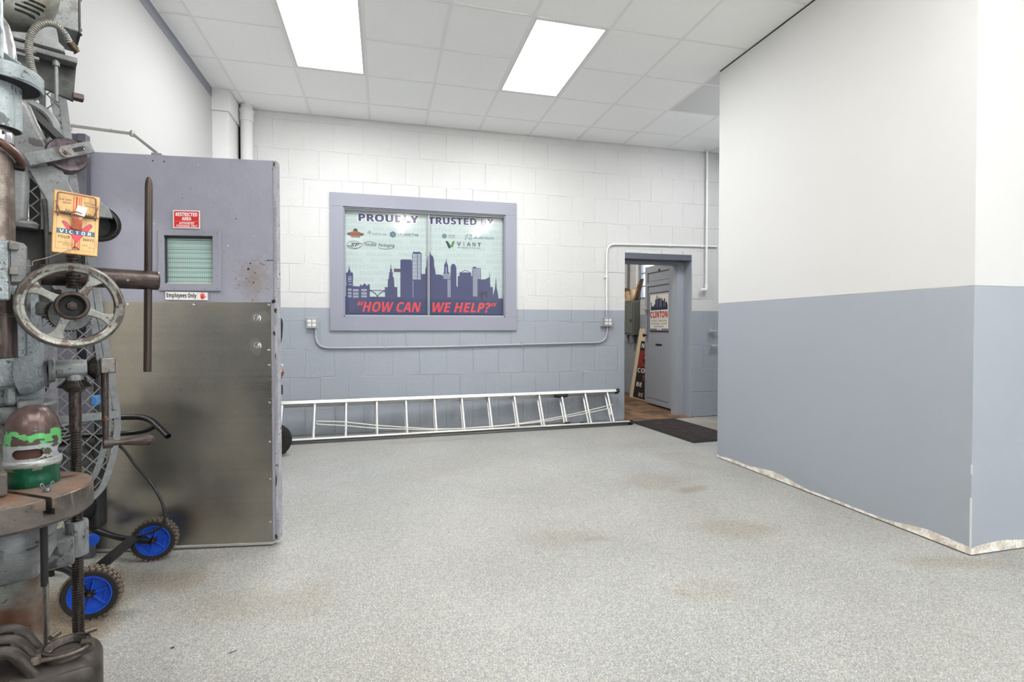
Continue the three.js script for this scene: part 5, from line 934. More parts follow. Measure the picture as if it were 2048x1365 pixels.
  { const L = Math.hypot(0.149, 0.0735), a = Math.atan2(0.0735, 0.149), slot = new THREE.Path(); slot.absarc(0.10, 0, 0.0055, Math.PI / 2, Math.PI * 1.5); slot.absarc(0.136, 0, 0.0055, -Math.PI / 2, Math.PI / 2); slot.closePath();
    const g = extrude([[0, -0.018], [0.157, -0.016], [0.160, -0.014], [0.162, 0.017], [0.158, 0.018], [0.002, 0.018], [0, 0.016]], 0.006, 0.001, [slot]); g.rotateZ(a); g.translate(0.058, 1.643, 0.162); part('idler_bracket', metric(g), MP.guard, P, 'slotted steel bar'); }
  part('idler_washer', lathe([[0, 0], [0.0165, 0], [0.017, 0.001], [0.0165, 0.003], [0, 0.003]], [0.143, 1.685, 0.169], [0.143, 1.685, 1], 28), MP.steel, P);
  part('idler_bolt', [bolt([0.143, 1.685, 0.171], [0, 0, 1], 0.0095, 0.007), cyl([0.143, 1.685, 0.17], [0.143, 1.685, 0.186], 0.005, 0.0045, 14)], MP.steel, P);
  { const g = extrude([[0.062, 1.628], [0.130, 1.655], [0.166, 1.56], [0.156, 1.45], [0.104, 1.45], [0.101, 1.542]], 0.010, 0.002); g.translate(0, 0, 0.12); part('tension_arm', metric(g), MP.paint, P);
    const s = extrude([[0.090, 1.545], [0.1, 1.548], [0.103, 1.49], [0.103, 1.33], [0.095, 1.33], [0.094, 1.49]], 0.08, 0.002); s.translate(0, 0, 0.05); part('arm_side', metric(s), MP.dark, P); 
    part('arm_post', bx(0.10, 1.30, 0.085, 0.15, 1.455, 0.122, 0.003), MP.dark, P); }
  // --- second pulley on the right with its half cover
  part('motor_pulley', lathe([[0.018, -0.03], [0.036, -0.03], [0.040, -0.02], [0.043, 0.0], [0.052, 0.006], [0.056, 0.012], [0.0565, 0.02], [0.052, 0.026], [0.046, 0.020], [0.036, 0.0], [0.018, -0.005], [0, -0.004]], [0.226, 1.505, 0.02], [0.236, 1.505, 0.14], 64), MP.black, P);
  part('pulley_band', lathe([[0.0535, 0], [0.0575, 0.001], [0.0575, 0.006], [0.0535, 0.007]], [0.228, 1.505, 0.05], [0.238, 1.505, 0.17], 56), MP.belt, P);
  part('pulley_ring', lathe([[0.0475, 0], [0.050, 0.0015], [0.0475, 0.003]], [0.2275, 1.505, 0.046], [0.2375, 1.505, 0.166], 56), MP.steel, P);
  { const s = new THREE.Shape(); s.moveTo(0.19, 1.522); s.lineTo(0.260, 1.522); s.quadraticCurveTo(0.258, 1.556, 0.226, 1.572); s.lineTo(0.19, 1.574); const g = extrude(s, 0.012, 0.002); g.translate(0, 0, 0.062); part('pulley_cover', metric(g), MP.guard, P); }
  // --- belt guard: strap frame, cross straps and expanded mesh
  const R = [[0.150, 2.06], [0.160, 2.0], [0.168, 1.95], [0.182, 1.80], [0.191, 1.70], [0.204, 1.58], [0.235, 1.417], [0.262, 1.20], [0.286, 1.0], [0.300, 0.90], [0.304, 0.83], [0.301, 0.785], [0.289, 0.706], [0.260, 0.607], [0.218, 0.560], [0.161, 0.520], [0.08, 0.495], [0.0, 0.49], [-0.08, 0.50], [-0.15, 0.55], [-0.19, 0.65], [-0.20, 0.80], [-0.17, 1.2], [-0.12, 1.7], [-0.08, 2.06]];
  const curve = new THREE.CatmullRomCurve3(R.map(([x, y]) => V(x, y, 0)), true, 'catmullrom', 0.35), out = curve.getSpacedPoints(160).slice(0, 160).map((p) => [p.x, p.y]);
  const inn = out.map(([x, y], i) => { const a = out[(i + 159) % 160], b = out[(i + 1) % 160], dx = b[0] - a[0], dy = b[1] - a[1], l = Math.hypot(dx, dy), w = y > 1.6 ? 0.021 : 0.019; return [x + dy / l * w, y - dx / l * w]; });
  const area = (q) => q.reduce((s, [x, y], i) => { const [u, v] = q[(i + 1) % q.length]; return s + x * v - u * y; }, 0);
  const inner = Math.abs(area(inn)) < Math.abs(area(out)) ? inn : out.map(([x, y], i) => [2 * x - inn[i][0], 2 * y - inn[i][1]]);
  const strap = extrude(out, 0.006, 0.001, [inner]); strap.translate(0, 0, -0.15); part('guard_frame', metric(strap), MP.guard, P, 'grey strap frame of the belt guard');
  const rear = extrude(out, 0.006, 0.001, [inner]); rear.translate(0, 0, -0.36); part('guard_frame', metric(rear), MP.guard, P);
  part('cross_strap', [bx(-0.19, 0.846, -0.146, 0.300, 0.874, -0.138, 0.002)], MP.guard, P); part('cross_strap', bx(-0.15, 1.46, -0.146, 0.222, 1.484, -0.138, 0.002), MP.guard, P);
  part('guard_rib', [bx(0.10, 1.50, -0.146, 0.116, 2.02, -0.14, 0.002)], MP.guard, P);
  const inside = (x, y) => { let c = false; for (let i = 0, j = inner.length - 1; i < inner.length; j = i++) { const [xi, yi] = inner[i], [xj, yj] = inner[j]; if ((yi > y) !== (yj > y) && x < (xj - xi) * (y - yi) / (yj - yi) + xi) c = !c; } return c; };
  const strands = [], cw = 0.0215, ch = 0.0235;
  for (let k = -9; k < 14; k++) for (let j = 0; j < 66; j++) {
    const y0 = 0.49 + j * ch, up = (j + k) % 2 === 0, x0 = k * cw + (up ? -1 : 1) * cw * 0.46, x1 = k * cw + (up ? 1 : -1) * cw * 0.46, mx = k * cw, my = y0 + ch / 2;
    if (!inside(mx, my) || mx < -0.12) continue;
    const L = Math.hypot(x1 - x0, ch) * 1.04, g = new THREE.BoxGeometry(0.0034, L, 0.0026); g.rotateZ(-Math.atan2(x1 - x0, ch)); g.translate(mx, my, -0.153); strands.push(g);
  }
  part('guard_mesh', strands, MP.guard, P, 'diamond expanded metal mesh').userData.kind = 'stuff';
  part('drive_belt', [bx(0.075, 0.70, -0.27, 0.105, 1.72, -0.262, 0.002)], MP.belt, P); part('drive_belt', bx(0.195, 0.95, -0.27, 0.222, 1.5, -0.262, 0.002), MP.belt, P);
  part('drive_pulley', lathe([[0, 0], [0.06, 0], [0.06, 0.05], [0, 0.05]], [0.06, 0.98, -0.31], [0.06, 0.98, 0], 40), MP.dark, P);
  part('drive_pulley', lathe([[0, 0], [0.085, 0], [0.085, 0.05], [0, 0.05]], [0.02, 0.66, -0.31], [0.02, 0.66, 0], 40), MP.dark, P);
  // --- motor on its plate
  const mc = [0.02, 2.195], mz = 0.03;
  { const bell = [[0, 0.06], [0.07, 0.058], [0.095, 0.052], [0.112, 0.040], [0.121, 0.022], [0.124, 0.0], [0.124, -0.25], [0.12, -0.26], [0, -0.26]].reverse();
    let g = lathe([[0, 0.055], [0.07, 0.053], [0.095, 0.046], [0.112, 0.034], [0.121, 0.016], [0.124, 0.0], [0.124, -0.25], [0, -0.25]].reverse(), [mc[0], mc[1], mz], [mc[0], mc[1], 1], 72, 0.7);
    const cuts = []; for (const [x0, x1, y] of [[0.04, 0.086, -0.099], [0.041, 0.096, -0.087], [0.059, 0.104, -0.075], [0.070, 0.108, -0.063], [-0.03, 0.020, -0.089], [-0.03, 0.018, -0.077]]) { const b = new RoundedBoxGeometry(x1 - x0, 0.0064, 0.08, 3, 0.0031).toNonIndexed(); b.translate((x0 + x1) / 2, mc[1] + y - 0.02 * 0 , mz + 0.05); cuts.push(b); }
    g = csg(g, SUBTRACTION, ...cuts); part('motor', metric(g), std({ map: wornTex(0x83847e, 0x6a655c, 0.5, 0.8, 512, 0.12), roughness: 0.42, metalness: 0.25 }), P, 'rounded motor end bell with vent slots'); }
  part('motor_inside', lathe([[0, 0], [0.1, 0], [0.1, 0.004], [0, 0.004]], [mc[0], mc[1], mz + 0.008], [mc[0], mc[1], 1], 40), MP.black, P);
  part('terminal_box', [bx(0.10, 2.118, -0.17, 0.192, 2.30, 0.0, 0.004, 2)], MP.guard, P); part('box_lid', bx(0.190, 2.113, -0.172, 0.195, 2.30, 0.004, 0.001), MP.brown, P);
  for (const y of [2.115, 2.13, 2.225]) part('lid_screw', lathe([[0, 0], [0.005, 0], [0.004, 0.003], [0, 0.0035]], [0.195, y, -0.008], [0.21, y, -0.008], 12), MP.dark, P);
  part('motor_foot', [extrude([[0.03, 2.03], [0.155, 2.03], [0.152, 2.048], [0.14, 2.058], [0.134, 2.105], [0.095, 2.12], [0.07, 2.06], [0.03, 2.05]], 0.05, 0.004).translate(0, 0, -0.03)], MP.guard, P);
  part('motor_cushion', bx(0.06, 2.017, -0.05, 0.145, 2.029, 0.04, 0.004), MP.black, P);
  part('motor_plate', [bx(0.0, 1.997, -0.20, 0.181, 2.014, 0.05, 0.002)], MP.paint, P); part('plate_side', [extrude([[0.06, 1.998], [0.181, 1.998], [0.173, 1.89], [0.10, 1.91], [0.085, 1.95]], 0.008, 0.001).translate(0, 0, 0.0)], MP.dark, P);
  part('plate_ledge', [bx(0.0, 1.966, 0.055, 0.092, 1.974, 0.075, 0.001), bx(0.0, 1.985, 0.05, 0.085, 1.99, 0.07, 0.001)], MP.guard, P); part('plate_panel', bx(0.04, 1.915, 0.03, 0.082, 1.966, 0.045, 0.002), MP.guard, P);
  part('plate_lug', bx(0.168, 1.888, 0.02, 0.196, 1.906, 0.05, 0.003), MP.brown, P);
  part('adjusting_rod', [cyl([0.13, 1.86, 0.058], [0.13, 1.985, 0.058], 0.005, 0.005, 14), cyl([0.13, 1.968, 0.058], [0.13, 1.98, 0.058], 0.009, 0.009, 16)], MP.guard, P);
  // --- ribbed cable
  { const pts = [[0.078, 1.895, 0.13], [0.070, 1.935, 0.132], [0.068, 1.985, 0.135], [0.080, 2.026, 0.14], [0.106, 2.054, 0.14], [0.128, 2.060, 0.13], [0.146, 2.048, 0.12], [0.156, 2.032, 0.11]].map((p) => V(...p)), c = new THREE.CatmullRomCurve3(pts), list = [new THREE.TubeGeometry(c, 80, 0.0072, 10, false)], n = 42;
    for (let i = 0; i <= n; i++) { const p = c.getPointAt(i / n), d = c.getTangentAt(i / n), t = new THREE.TorusGeometry(0.0072, 0.0024, 6, 16); t.applyQuaternion(new THREE.Quaternion().setFromUnitVectors(V(0, 0, 1), d)); t.translate(p.x, p.y, p.z); list.push(t); }
    part('ribbed_cable', list, std({ color: 0x8f8d86, roughness: 0.4, metalness: 0.5 }), P, 'flexible ribbed metal cable'); 
    part('cable_sleeve', [cyl([0.146, 2.048, 0.12], [0.162, 2.026, 0.105], 0.0092, 0.0085, 16)], MP.guard, P);
    part('cable_connector', [cyl([0.158, 2.032, 0.108], [0.172, 2.018, 0.10], 0.011, 0.0115, 8), cyl([0.166, 2.024, 0.1], [0.178, 2.014, 0.095], 0.008, 0.008, 12)], std({ color: 0x5a4d3a, roughness: 0.4, metalness: 0.7 }), P); }
}
// helper: a point of the press's own axes in the world
const pw = (x, y, z) => V(x, y, z).applyAxisAngle(V(0, 1, 0), PRESS_TURN).add(V(-1.103, 0, -1.845)).toArray();

// ---------------------------------------------------------------- rat trap hung on the press
{
  const t = thing('rat_trap', 'printed wooden spring trap wired up above the handwheel', 'trap', pw(0.1425, 1.4405, 0.415), PRESS_TURN); t.rotation.order = 'YXZ'; t.rotation.z = -0.045;
  const W = 0.091, H = 0.158;
  const tex = canvasTex(728, 1264, (c, w, h) => {
    c.fillStyle = '#d2ab76'; c.fillRect(0, 0, w, h);
    const g = c.getImageData(0, 0, w, h), q = g.data; for (let y = 0; y < h; y++) for (let x = 0; x < w; x++) { const i = 4 * (y * w + x), k = (N512[((y >> 2) % 512) * 512 + x % 512] - 0.5) * 50 + (N512b[(y % 512) * 512 + x % 512] - 0.5) * 14; q[i] += k; q[i + 1] += k * 0.95; q[i + 2] += k * 0.8; } c.putImageData(g, 0, 0);
    c.strokeStyle = '#7a5a34'; c.lineWidth = 5; c.strokeRect(48, 40, w - 96, h - 120);
    for (const x of [300, 340, 392, 420]) { c.fillStyle = x === 340 ? '#b8452f' : '#c8583f'; c.fillRect(x, 60, x === 340 ? 30 : 16, h - 160); }
    const ink = '#4c3a26'; fit(c, 'OUR OWN', 70, 190, 200, 40, { fill: ink, turn: -0.06 }); fit(c, 'MAKE', 130, 245, 140, 36, { fill: ink, turn: -0.06 }); fit(c, 'JUST SET', 470, 180, 190, 38, { fill: ink, turn: 0.12 }); fit(c, 'TRIGGER', 480, 235, 170, 34, { fill: ink, turn: 0.12 }); fit(c, 'Pat.', 170, 400, 100, 46, { fill: ink, style: 'italic bold' }); fit(c, 'CTS.', 500, 420, 120, 34, { fill: ink });
    c.lineWidth = 9; c.strokeStyle = '#57303a'; c.fillStyle = '#d8455a'; c.beginPath(); c.moveTo(130, 625); c.quadraticCurveTo(160, 590, 200, 625); c.lineTo(365, 840); c.lineTo(570, 615); c.quadraticCurveTo(610, 590, 630, 650); c.lineTo(372, 1030); c.closePath(); c.fill(); c.stroke();
    c.fillStyle = '#4a6076'; c.fillRect(54, 765, w - 108, 104); let vx = 96; for (const ch of 'VICTOR') { const cw = ch === 'I' ? 26 : 74; fit(c, ch, vx, 851, cw, 68, { fill: '#f3ece0' }); vx += cw + 26; }
    fit(c, 'FOUR', 76, 965, 196, 58, { fill: ink }); fit(c, 'WAYS', 476, 975, 192, 58, { fill: ink }); fit(c, 'WOODSTREAM CORP', 80, 1070, 270, 30, { fill: '#7d6442', turn: 0.03 }); fit(c, 'LITITZ PA', 150, 1115, 180, 28, { fill: '#7d6442' }); fit(c, 'MADE IN', 470, 1080, 90, 28, { fill: '#7d6442' }); fit(c, 'U S A', 570, 1120, 100, 28, { fill: '#7d6442' });
  });
  const woodEdge = std({ map: wornTex(0xd9a868, 0xb98144, 0.45, 0.7), roughness: 0.7 });
  part('board', bx(-W / 2, -H / 2, -0.016, W / 2, H / 2, -0.0002, 0.002), woodEdge, t);
  const f = part('printed_face', sheet(W - 0.003, H - 0.003, 0.0004), flat(tex, 1, 1, { rough: 0.55 }), t); f.position.z = 0;
  const wire = std({ color: 0x8a6a55, roughness: 0.35, metalness: 0.8 }), spring = std({ color: 0x776f62, roughness: 0.4, metalness: 0.8 });
  part('kill_bar', pipe([[-0.039, 0.023, 0.006], [-0.039, 0.0735, 0.008], [0.036, 0.0735, 0.008], [0.039, 0.023, 0.006]], 0.0016, 0.007, 60, 8), wire, t, 'bent wire kill bar');
  for (const s of [-1, 1]) { const list = []; for (let i = 0; i < 11; i++) { const g = new THREE.TorusGeometry(0.0036, 0.0009, 6, 14); g.rotateY(Math.PI / 2); g.translate(s * (0.012 + i * 0.0021), 0.0225 - s * 0.001, 0.006); list.push(g); } part('spring', list, spring, t, 'coiled spring'); part('spring_arm', tube([[s * 0.034, 0.0225, 0.006], [s * 0.037, 0.035, 0.009], [s * 0.042, 0.05, 0.010]], 0.0011, 16, 6), wire, t); part('staple', pipe([[s * 0.037, 0.014, -0.001], [s * 0.037, 0.021, 0.008], [s * 0.043, 0.023, -0.001]], 0.0012, 0.003, 20, 6), wire, t); }
  part('spindle', cyl([-0.044, 0.0225, 0.006], [0.046, 0.0215, 0.006], 0.0013, 0.0013, 8), wire, t);
  const pedal = bx(-0.010, 0.022, 0.009, 0.010, 0.046, 0.0102, 0.0003); pedal.rotateZ(-0.22); part('bait_pedal', pedal, std({ color: 0xe9e2d6, roughness: 0.5 }), t, 'pale metal bait pedal');
  const cop = std({ map: wornTex(0x8f4a35, 0xb98f76, 0.55, 0.7, 512, 0.2, N512c, N512, 6), roughness: 0.35, metalness: 0.6 });
  part('trigger_plate', extrude([[-0.010, -0.019], [0.010, -0.019], [0.0105, 0.014], [-0.0105, 0.014]], 0.0012, 0.0004).translate(0.001, 0.004, 0.0065), cop, t, 'copper trigger plate'); part('trigger_loop', [tube([[-0.014, 0.026, 0.008], [0, 0.029, 0.0125], [0.013, 0.024, 0.008]], 0.0013, 20, 6), tube([[-0.012, 0.020, 0.008], [0, 0.018, 0.0125], [0.012, 0.019, 0.008]], 0.0013, 20, 6)], wire, t);
  part('hook', tube([[-0.006, -0.066, 0.001], [-0.002, -0.060, 0.004], [0.004, -0.063, 0.004], [0.008, -0.067, 0.001]], 0.0009, 16, 6), MP.dark, t);
  part('hanging_wire', tube([[0.0, -0.063, 0.003], [-0.03, -0.082, 0.006], [-0.055, -0.097, 0.004], [-0.078, -0.108, 0.0], [-0.079, -0.118, -0.002], [-0.09, -0.119, -0.004]], 0.0012, 50, 6), std({ color: 0x9a9184, metalness: 0.8, roughness: 0.4 }), t, 'thin wire running to the press');
}
// ---------------------------------------------------------------- things on the table
{
  const c = thing('cylinder_cap', 'domed gas cylinder cap with flaking green, brown and silver paint on the press table', 'cylinder cap', pw(0.057, 0.7645, 0.325), PRESS_TURN);
  const Hc = 0.206, tex = canvasTex(1024, 1024, (g, w, h) => {
    g.fillStyle = '#6a524d'; g.fillRect(0, 0, w, h);
    const im = g.getImageData(0, 0, w, h), q = im.data;
    for (let y = 0; y < h; y++) for (let x = 0; x < w; x++) {
      const i = 4 * (y * w + x), v = (1 - y / h), n1 = N512[(y % 512) * 512 + x % 512], n2 = N512c[((y * 2) % 512) * 512 + (x * 2) % 512], n3 = N512b[(y % 512) * 512 + (x * 2) % 512];
      let c3 = [76 + 34 * (n2 - 0.5), 58 + 28 * (n2 - 0.5), 56 + 26 * (n2 - 0.5)];
      const gb = 1 - Math.abs(v - 0.59) / 0.12; if (gb > 0 && gb * 0.45 + (n1 - 0.5) * 3.2 + (n2 - 0.5) * 1.6 > 0.22) c3 = [84, 164, 96];
      if (v < 0.53 && v > 0.26) { const front = Math.exp(-Math.pow(((x / w) - 0.885) / 0.075, 2)); if (n1 + 0.3 * n2 > 0.42 + 0.35 * front * (v < 0.51 && v > 0.33 ? 1 : 0)) c3 = [132 + 30 * n2, 136 + 30 * n2, 140 + 30 * n2]; else if (n3 > 0.62) c3 = [84, 150, 90]; }
      if (v < 0.345 && v > 0.255) c3 = [160 + 30 * (n2 - 0.5), 163 + 30 * (n2 - 0.5), 162];
      if (v <= 0.255) c3 = [8 + 14 * n2, 74 + 26 * (n2 - 0.5), 46 + 14 * n2]; if (v <= 0.255 && v > 0.215 && n1 > 0.5) c3 = [110, 108, 86];
      if (v > 0.66 && n3 > 0.80) c3 = [140, 130, 88];
      q[i] = c3[0]; q[i + 1] = c3[1]; q[i + 2] = c3[2];
    } g.putImageData(im, 0, 0);
  });
  tex.wrapS = THREE.RepeatWrapping;
  const o = [[0.052, 0], [0.0535, 0.004], [0.0525, 0.020], [0.0505, 0.032], [0.0545, 0.044], [0.056, 0.052], [0.056, 0.13], [0.0545, 0.150], [0.050, 0.168], [0.042, 0.184], [0.030, 0.197], [0.015, 0.204], [0, 0.206]], inn = [[0, 0.201], [0.028, 0.192], [0.046, 0.164], [0.051, 0.13], [0.051, 0.05], [0.047, 0.0]];
  let g = lathe([...o, ...inn, [0.052, 0]].reverse(), [0, 0, 0], [0, 1, 0], 80, 0.5);
  const oval = (ang) => { const s = new THREE.Shape(); s.absarc(-0.017, 0, 0.0125, Math.PI / 2, Math.PI * 1.5); s.absarc(0.017, 0, 0.0125, -Math.PI / 2, Math.PI / 2); const e = new THREE.ExtrudeGeometry(s, { depth: 0.08, bevelEnabled: false, curveSegments: 16 }); e.rotateY(ang); e.translate(0, 0.087, 0); return e; };
  g = csg(g, SUBTRACTION, oval(-0.25), oval(-0.25 + Math.PI / 2 + 0.2), oval(-0.25 + Math.PI));
  g = g.index ? g.toNonIndexed() : g;
  { const p = g.attributes.position, uv = new Float32Array(p.count * 2); for (let i = 0; i < p.count; i += 3) { const u = [0, 1, 2].map((k) => Math.atan2(p.getX(i + k), p.getZ(i + k)) / (2 * Math.PI) + 0.5 + 0.3); const m = Math.max(...u); for (let k = 0; k < 3; k++) { uv[2 * (i + k)] = m - u[k] > 0.5 ? u[k] + 1 : u[k]; uv[2 * (i + k) + 1] = Math.min(0.998, p.getY(i + k) / Hc); } } g.setAttribute('uv', new THREE.BufferAttribute(uv, 2)); }
  part('shell', g, std({ map: tex, roughness: 0.33, metalness: 0.25, bumpMap: bumpLump, bumpScale: 0.0006 }), c);
  part('lower_band', lathe([[0.0562, 0], [0.0575, 0.002], [0.0575, 0.014], [0.0562, 0.016]], [0, 0.052, 0], [0, 0.1, 0], 64), std({ map: wornTex(0xa2a4a4, 0x7f817e, 0.55, 0.7), roughness: 0.35, metalness: 0.4 }), c, 'silver painted band');
  part('inner_wall', lathe([[0.0495, 0.05], [0.0495, 0.13], [0.0485, 0.135], [0.0485, 0.05], [0.0495, 0.05]], [0, 0, 0], [0, 1, 0], 48), std({ color: 0x43271f, roughness: 0.8 }), c, 'rusty brown inside');
  const w = thing('wing_nut', 'small dull wing nut lying on the table before the cylinder cap', 'wing nut', pw(0.078, 0.7645, 0.435), PRESS_TURN + 0.4), wm = std({ color: 0x777c80, metalness: 0.8, roughness: 0.4 });
  part('nut_body', lathe([[0.003, 0], [0.0075, 0], [0.0085, 0.002], [0.007, 0.010], [0.003, 0.011]], [0, 0, 0], [0, 1, 0], 20), wm, w);
  for (const s of [-1, 1]) part('wing', tube([[s * 0.005, 0.007, 0], [s * 0.011, 0.010, 0], [s * 0.014, 0.017, 0], [s * 0.011, 0.0215, 0], [s * 0.008, 0.017, 0], [s * 0.006, 0.009, 0]], 0.0019, 24, 8), wm, w);
  const b = thing('steel_block', 'rounded rusty steel block left of the cylinder cap', 'block', pw(-0.047, 0.7645, 0.405), PRESS_TURN);
  part('body', bx(-0.055, 0, -0.02, 0.055, 0.058, 0.02, 0.008, 3), MP.rustSide, b);
  const pin = thing('steel_pin', 'thin dark steel pin lying along the table slot', 'pin', pw(0.11, 0.7655, 0.315), PRESS_TURN); part('shaft', cyl([-0.03, 0.001, 0], [0.03, 0.001, 0], 0.002, 0.0012, 8), MP.dark, pin);
}
// ---------------------------------------------------------------- jerry can
{
  const j = thing('jerry_can', 'dusty dark steel jerry can with three handle bars and a hinged spout ring', 'jerry can', [-0.797, 0, -1.314], 0.4236);
  const m = std({ map: wornTex(0x2e2a27, 0x473f39, 0.42, 0.72, 512, 0.25, N512c, N512, 2), roughness: 0.5, metalness: 0.35, bumpMap: bumpLump, bumpScale: 0.0008 });
  part('body', metric(new RoundedBoxGeometry(0.345, 0.44, 0.165, 8, 0.045).toNonIndexed().translate(0, 0.22, 0)), m, j);
  part('seam', [bx(-0.15, 0.3945, 0.0815, 0.135, 0.3975, 0.0835, 0.001)], m, j);
  const xs = new THREE.Shape(); xs.moveTo(-0.11, 0.1); xs.lineTo(0.11, 0.31);
  for (const s of [-1, 1]) { const g = bx(-0.15, -0.006, 0.080, 0.15, 0.006, 0.0845, 0.003); g.rotateZ(s * 0.72); g.translate(0, 0.2, 0); part('pressed_rib', g, m, j); }
  for (const z of [-0.052, 0, 0.052]) part('handle_bar', pipe([[-0.150, 0.415, z], [-0.142, 0.497, z], [0.022, 0.503, z], [0.062, 0.425, z]], 0.0115, 0.025, 60, 14), m, j);
  part('handle_web', [extrude([[0.020, 0.497], [0.025, 0.494], [0.068, 0.425], [0.060, 0.425]], 0.104, 0.0015).translate(0, 0, -0.052)], m, j);
  const sp = part('spout', lathe([[0.026, 0], [0.05, 0], [0.049, 0.012], [0.045, 0.019], [0.043, 0.024], [0.036, 0.025], [0.030, 0.021], [0.026, 0.012]], [0.108, 0.432, 0], [0.108, 0.5, 0], 48), m, j, 'open spout ring');
  part('spout_well', lathe([[0, 0], [0.028, 0], [0.028, 0.002], [0, 0.002]], [0.108, 0.4395, 0], [0.108, 0.5, 0], 32), std({ color: 0x2c2723, roughness: 0.9 }), sp);
  const lever = std({ map: wornTex(0x4d463f, 0x6a6058, 0.5, 0.7), roughness: 0.45, metalness: 0.5 });
  part('cam_lever', [tube([[0.055, 0.455, 0.040], [0.075, 0.456, 0.047], [0.105, 0.455, 0.053], [0.135, 0.455, 0.048], [0.150, 0.457, 0.036]], 0.0048, 40, 10)], lever, sp); part('lever_knob', lathe([[0, 0], [0.010, 0.002], [0.012, 0.010], [0.010, 0.018], [0, 0.02]], [0.060, 0.450, 0.050], [0.058, 0.468, 0.042], 20), lever, sp);
  for (const [x, z, a] of [[0.086, -0.042, 0.9], [0.150, -0.018, 0.2], [0.146, 0.036, -0.5]]) { const d = V(Math.cos(a), 0, -Math.sin(a)); part('hinge_lug', [cyl([x - d.x * 0.011, 0.463, z - d.z * 0.011], [x + d.x * 0.011, 0.463, z + d.z * 0.011], 0.0062, 0.0062, 16)], lever, sp); }
  part('chain_eye', [new THREE.TorusGeometry(0.008, 0.0022, 8, 20).rotateX(-1.2).translate(0.052, 0.452, 0.03)], lever, j);
  part('strap', [bx(0.055, 0.450, -0.014, 0.085, 0.456, 0.014, 0.003)], lever, j);
}
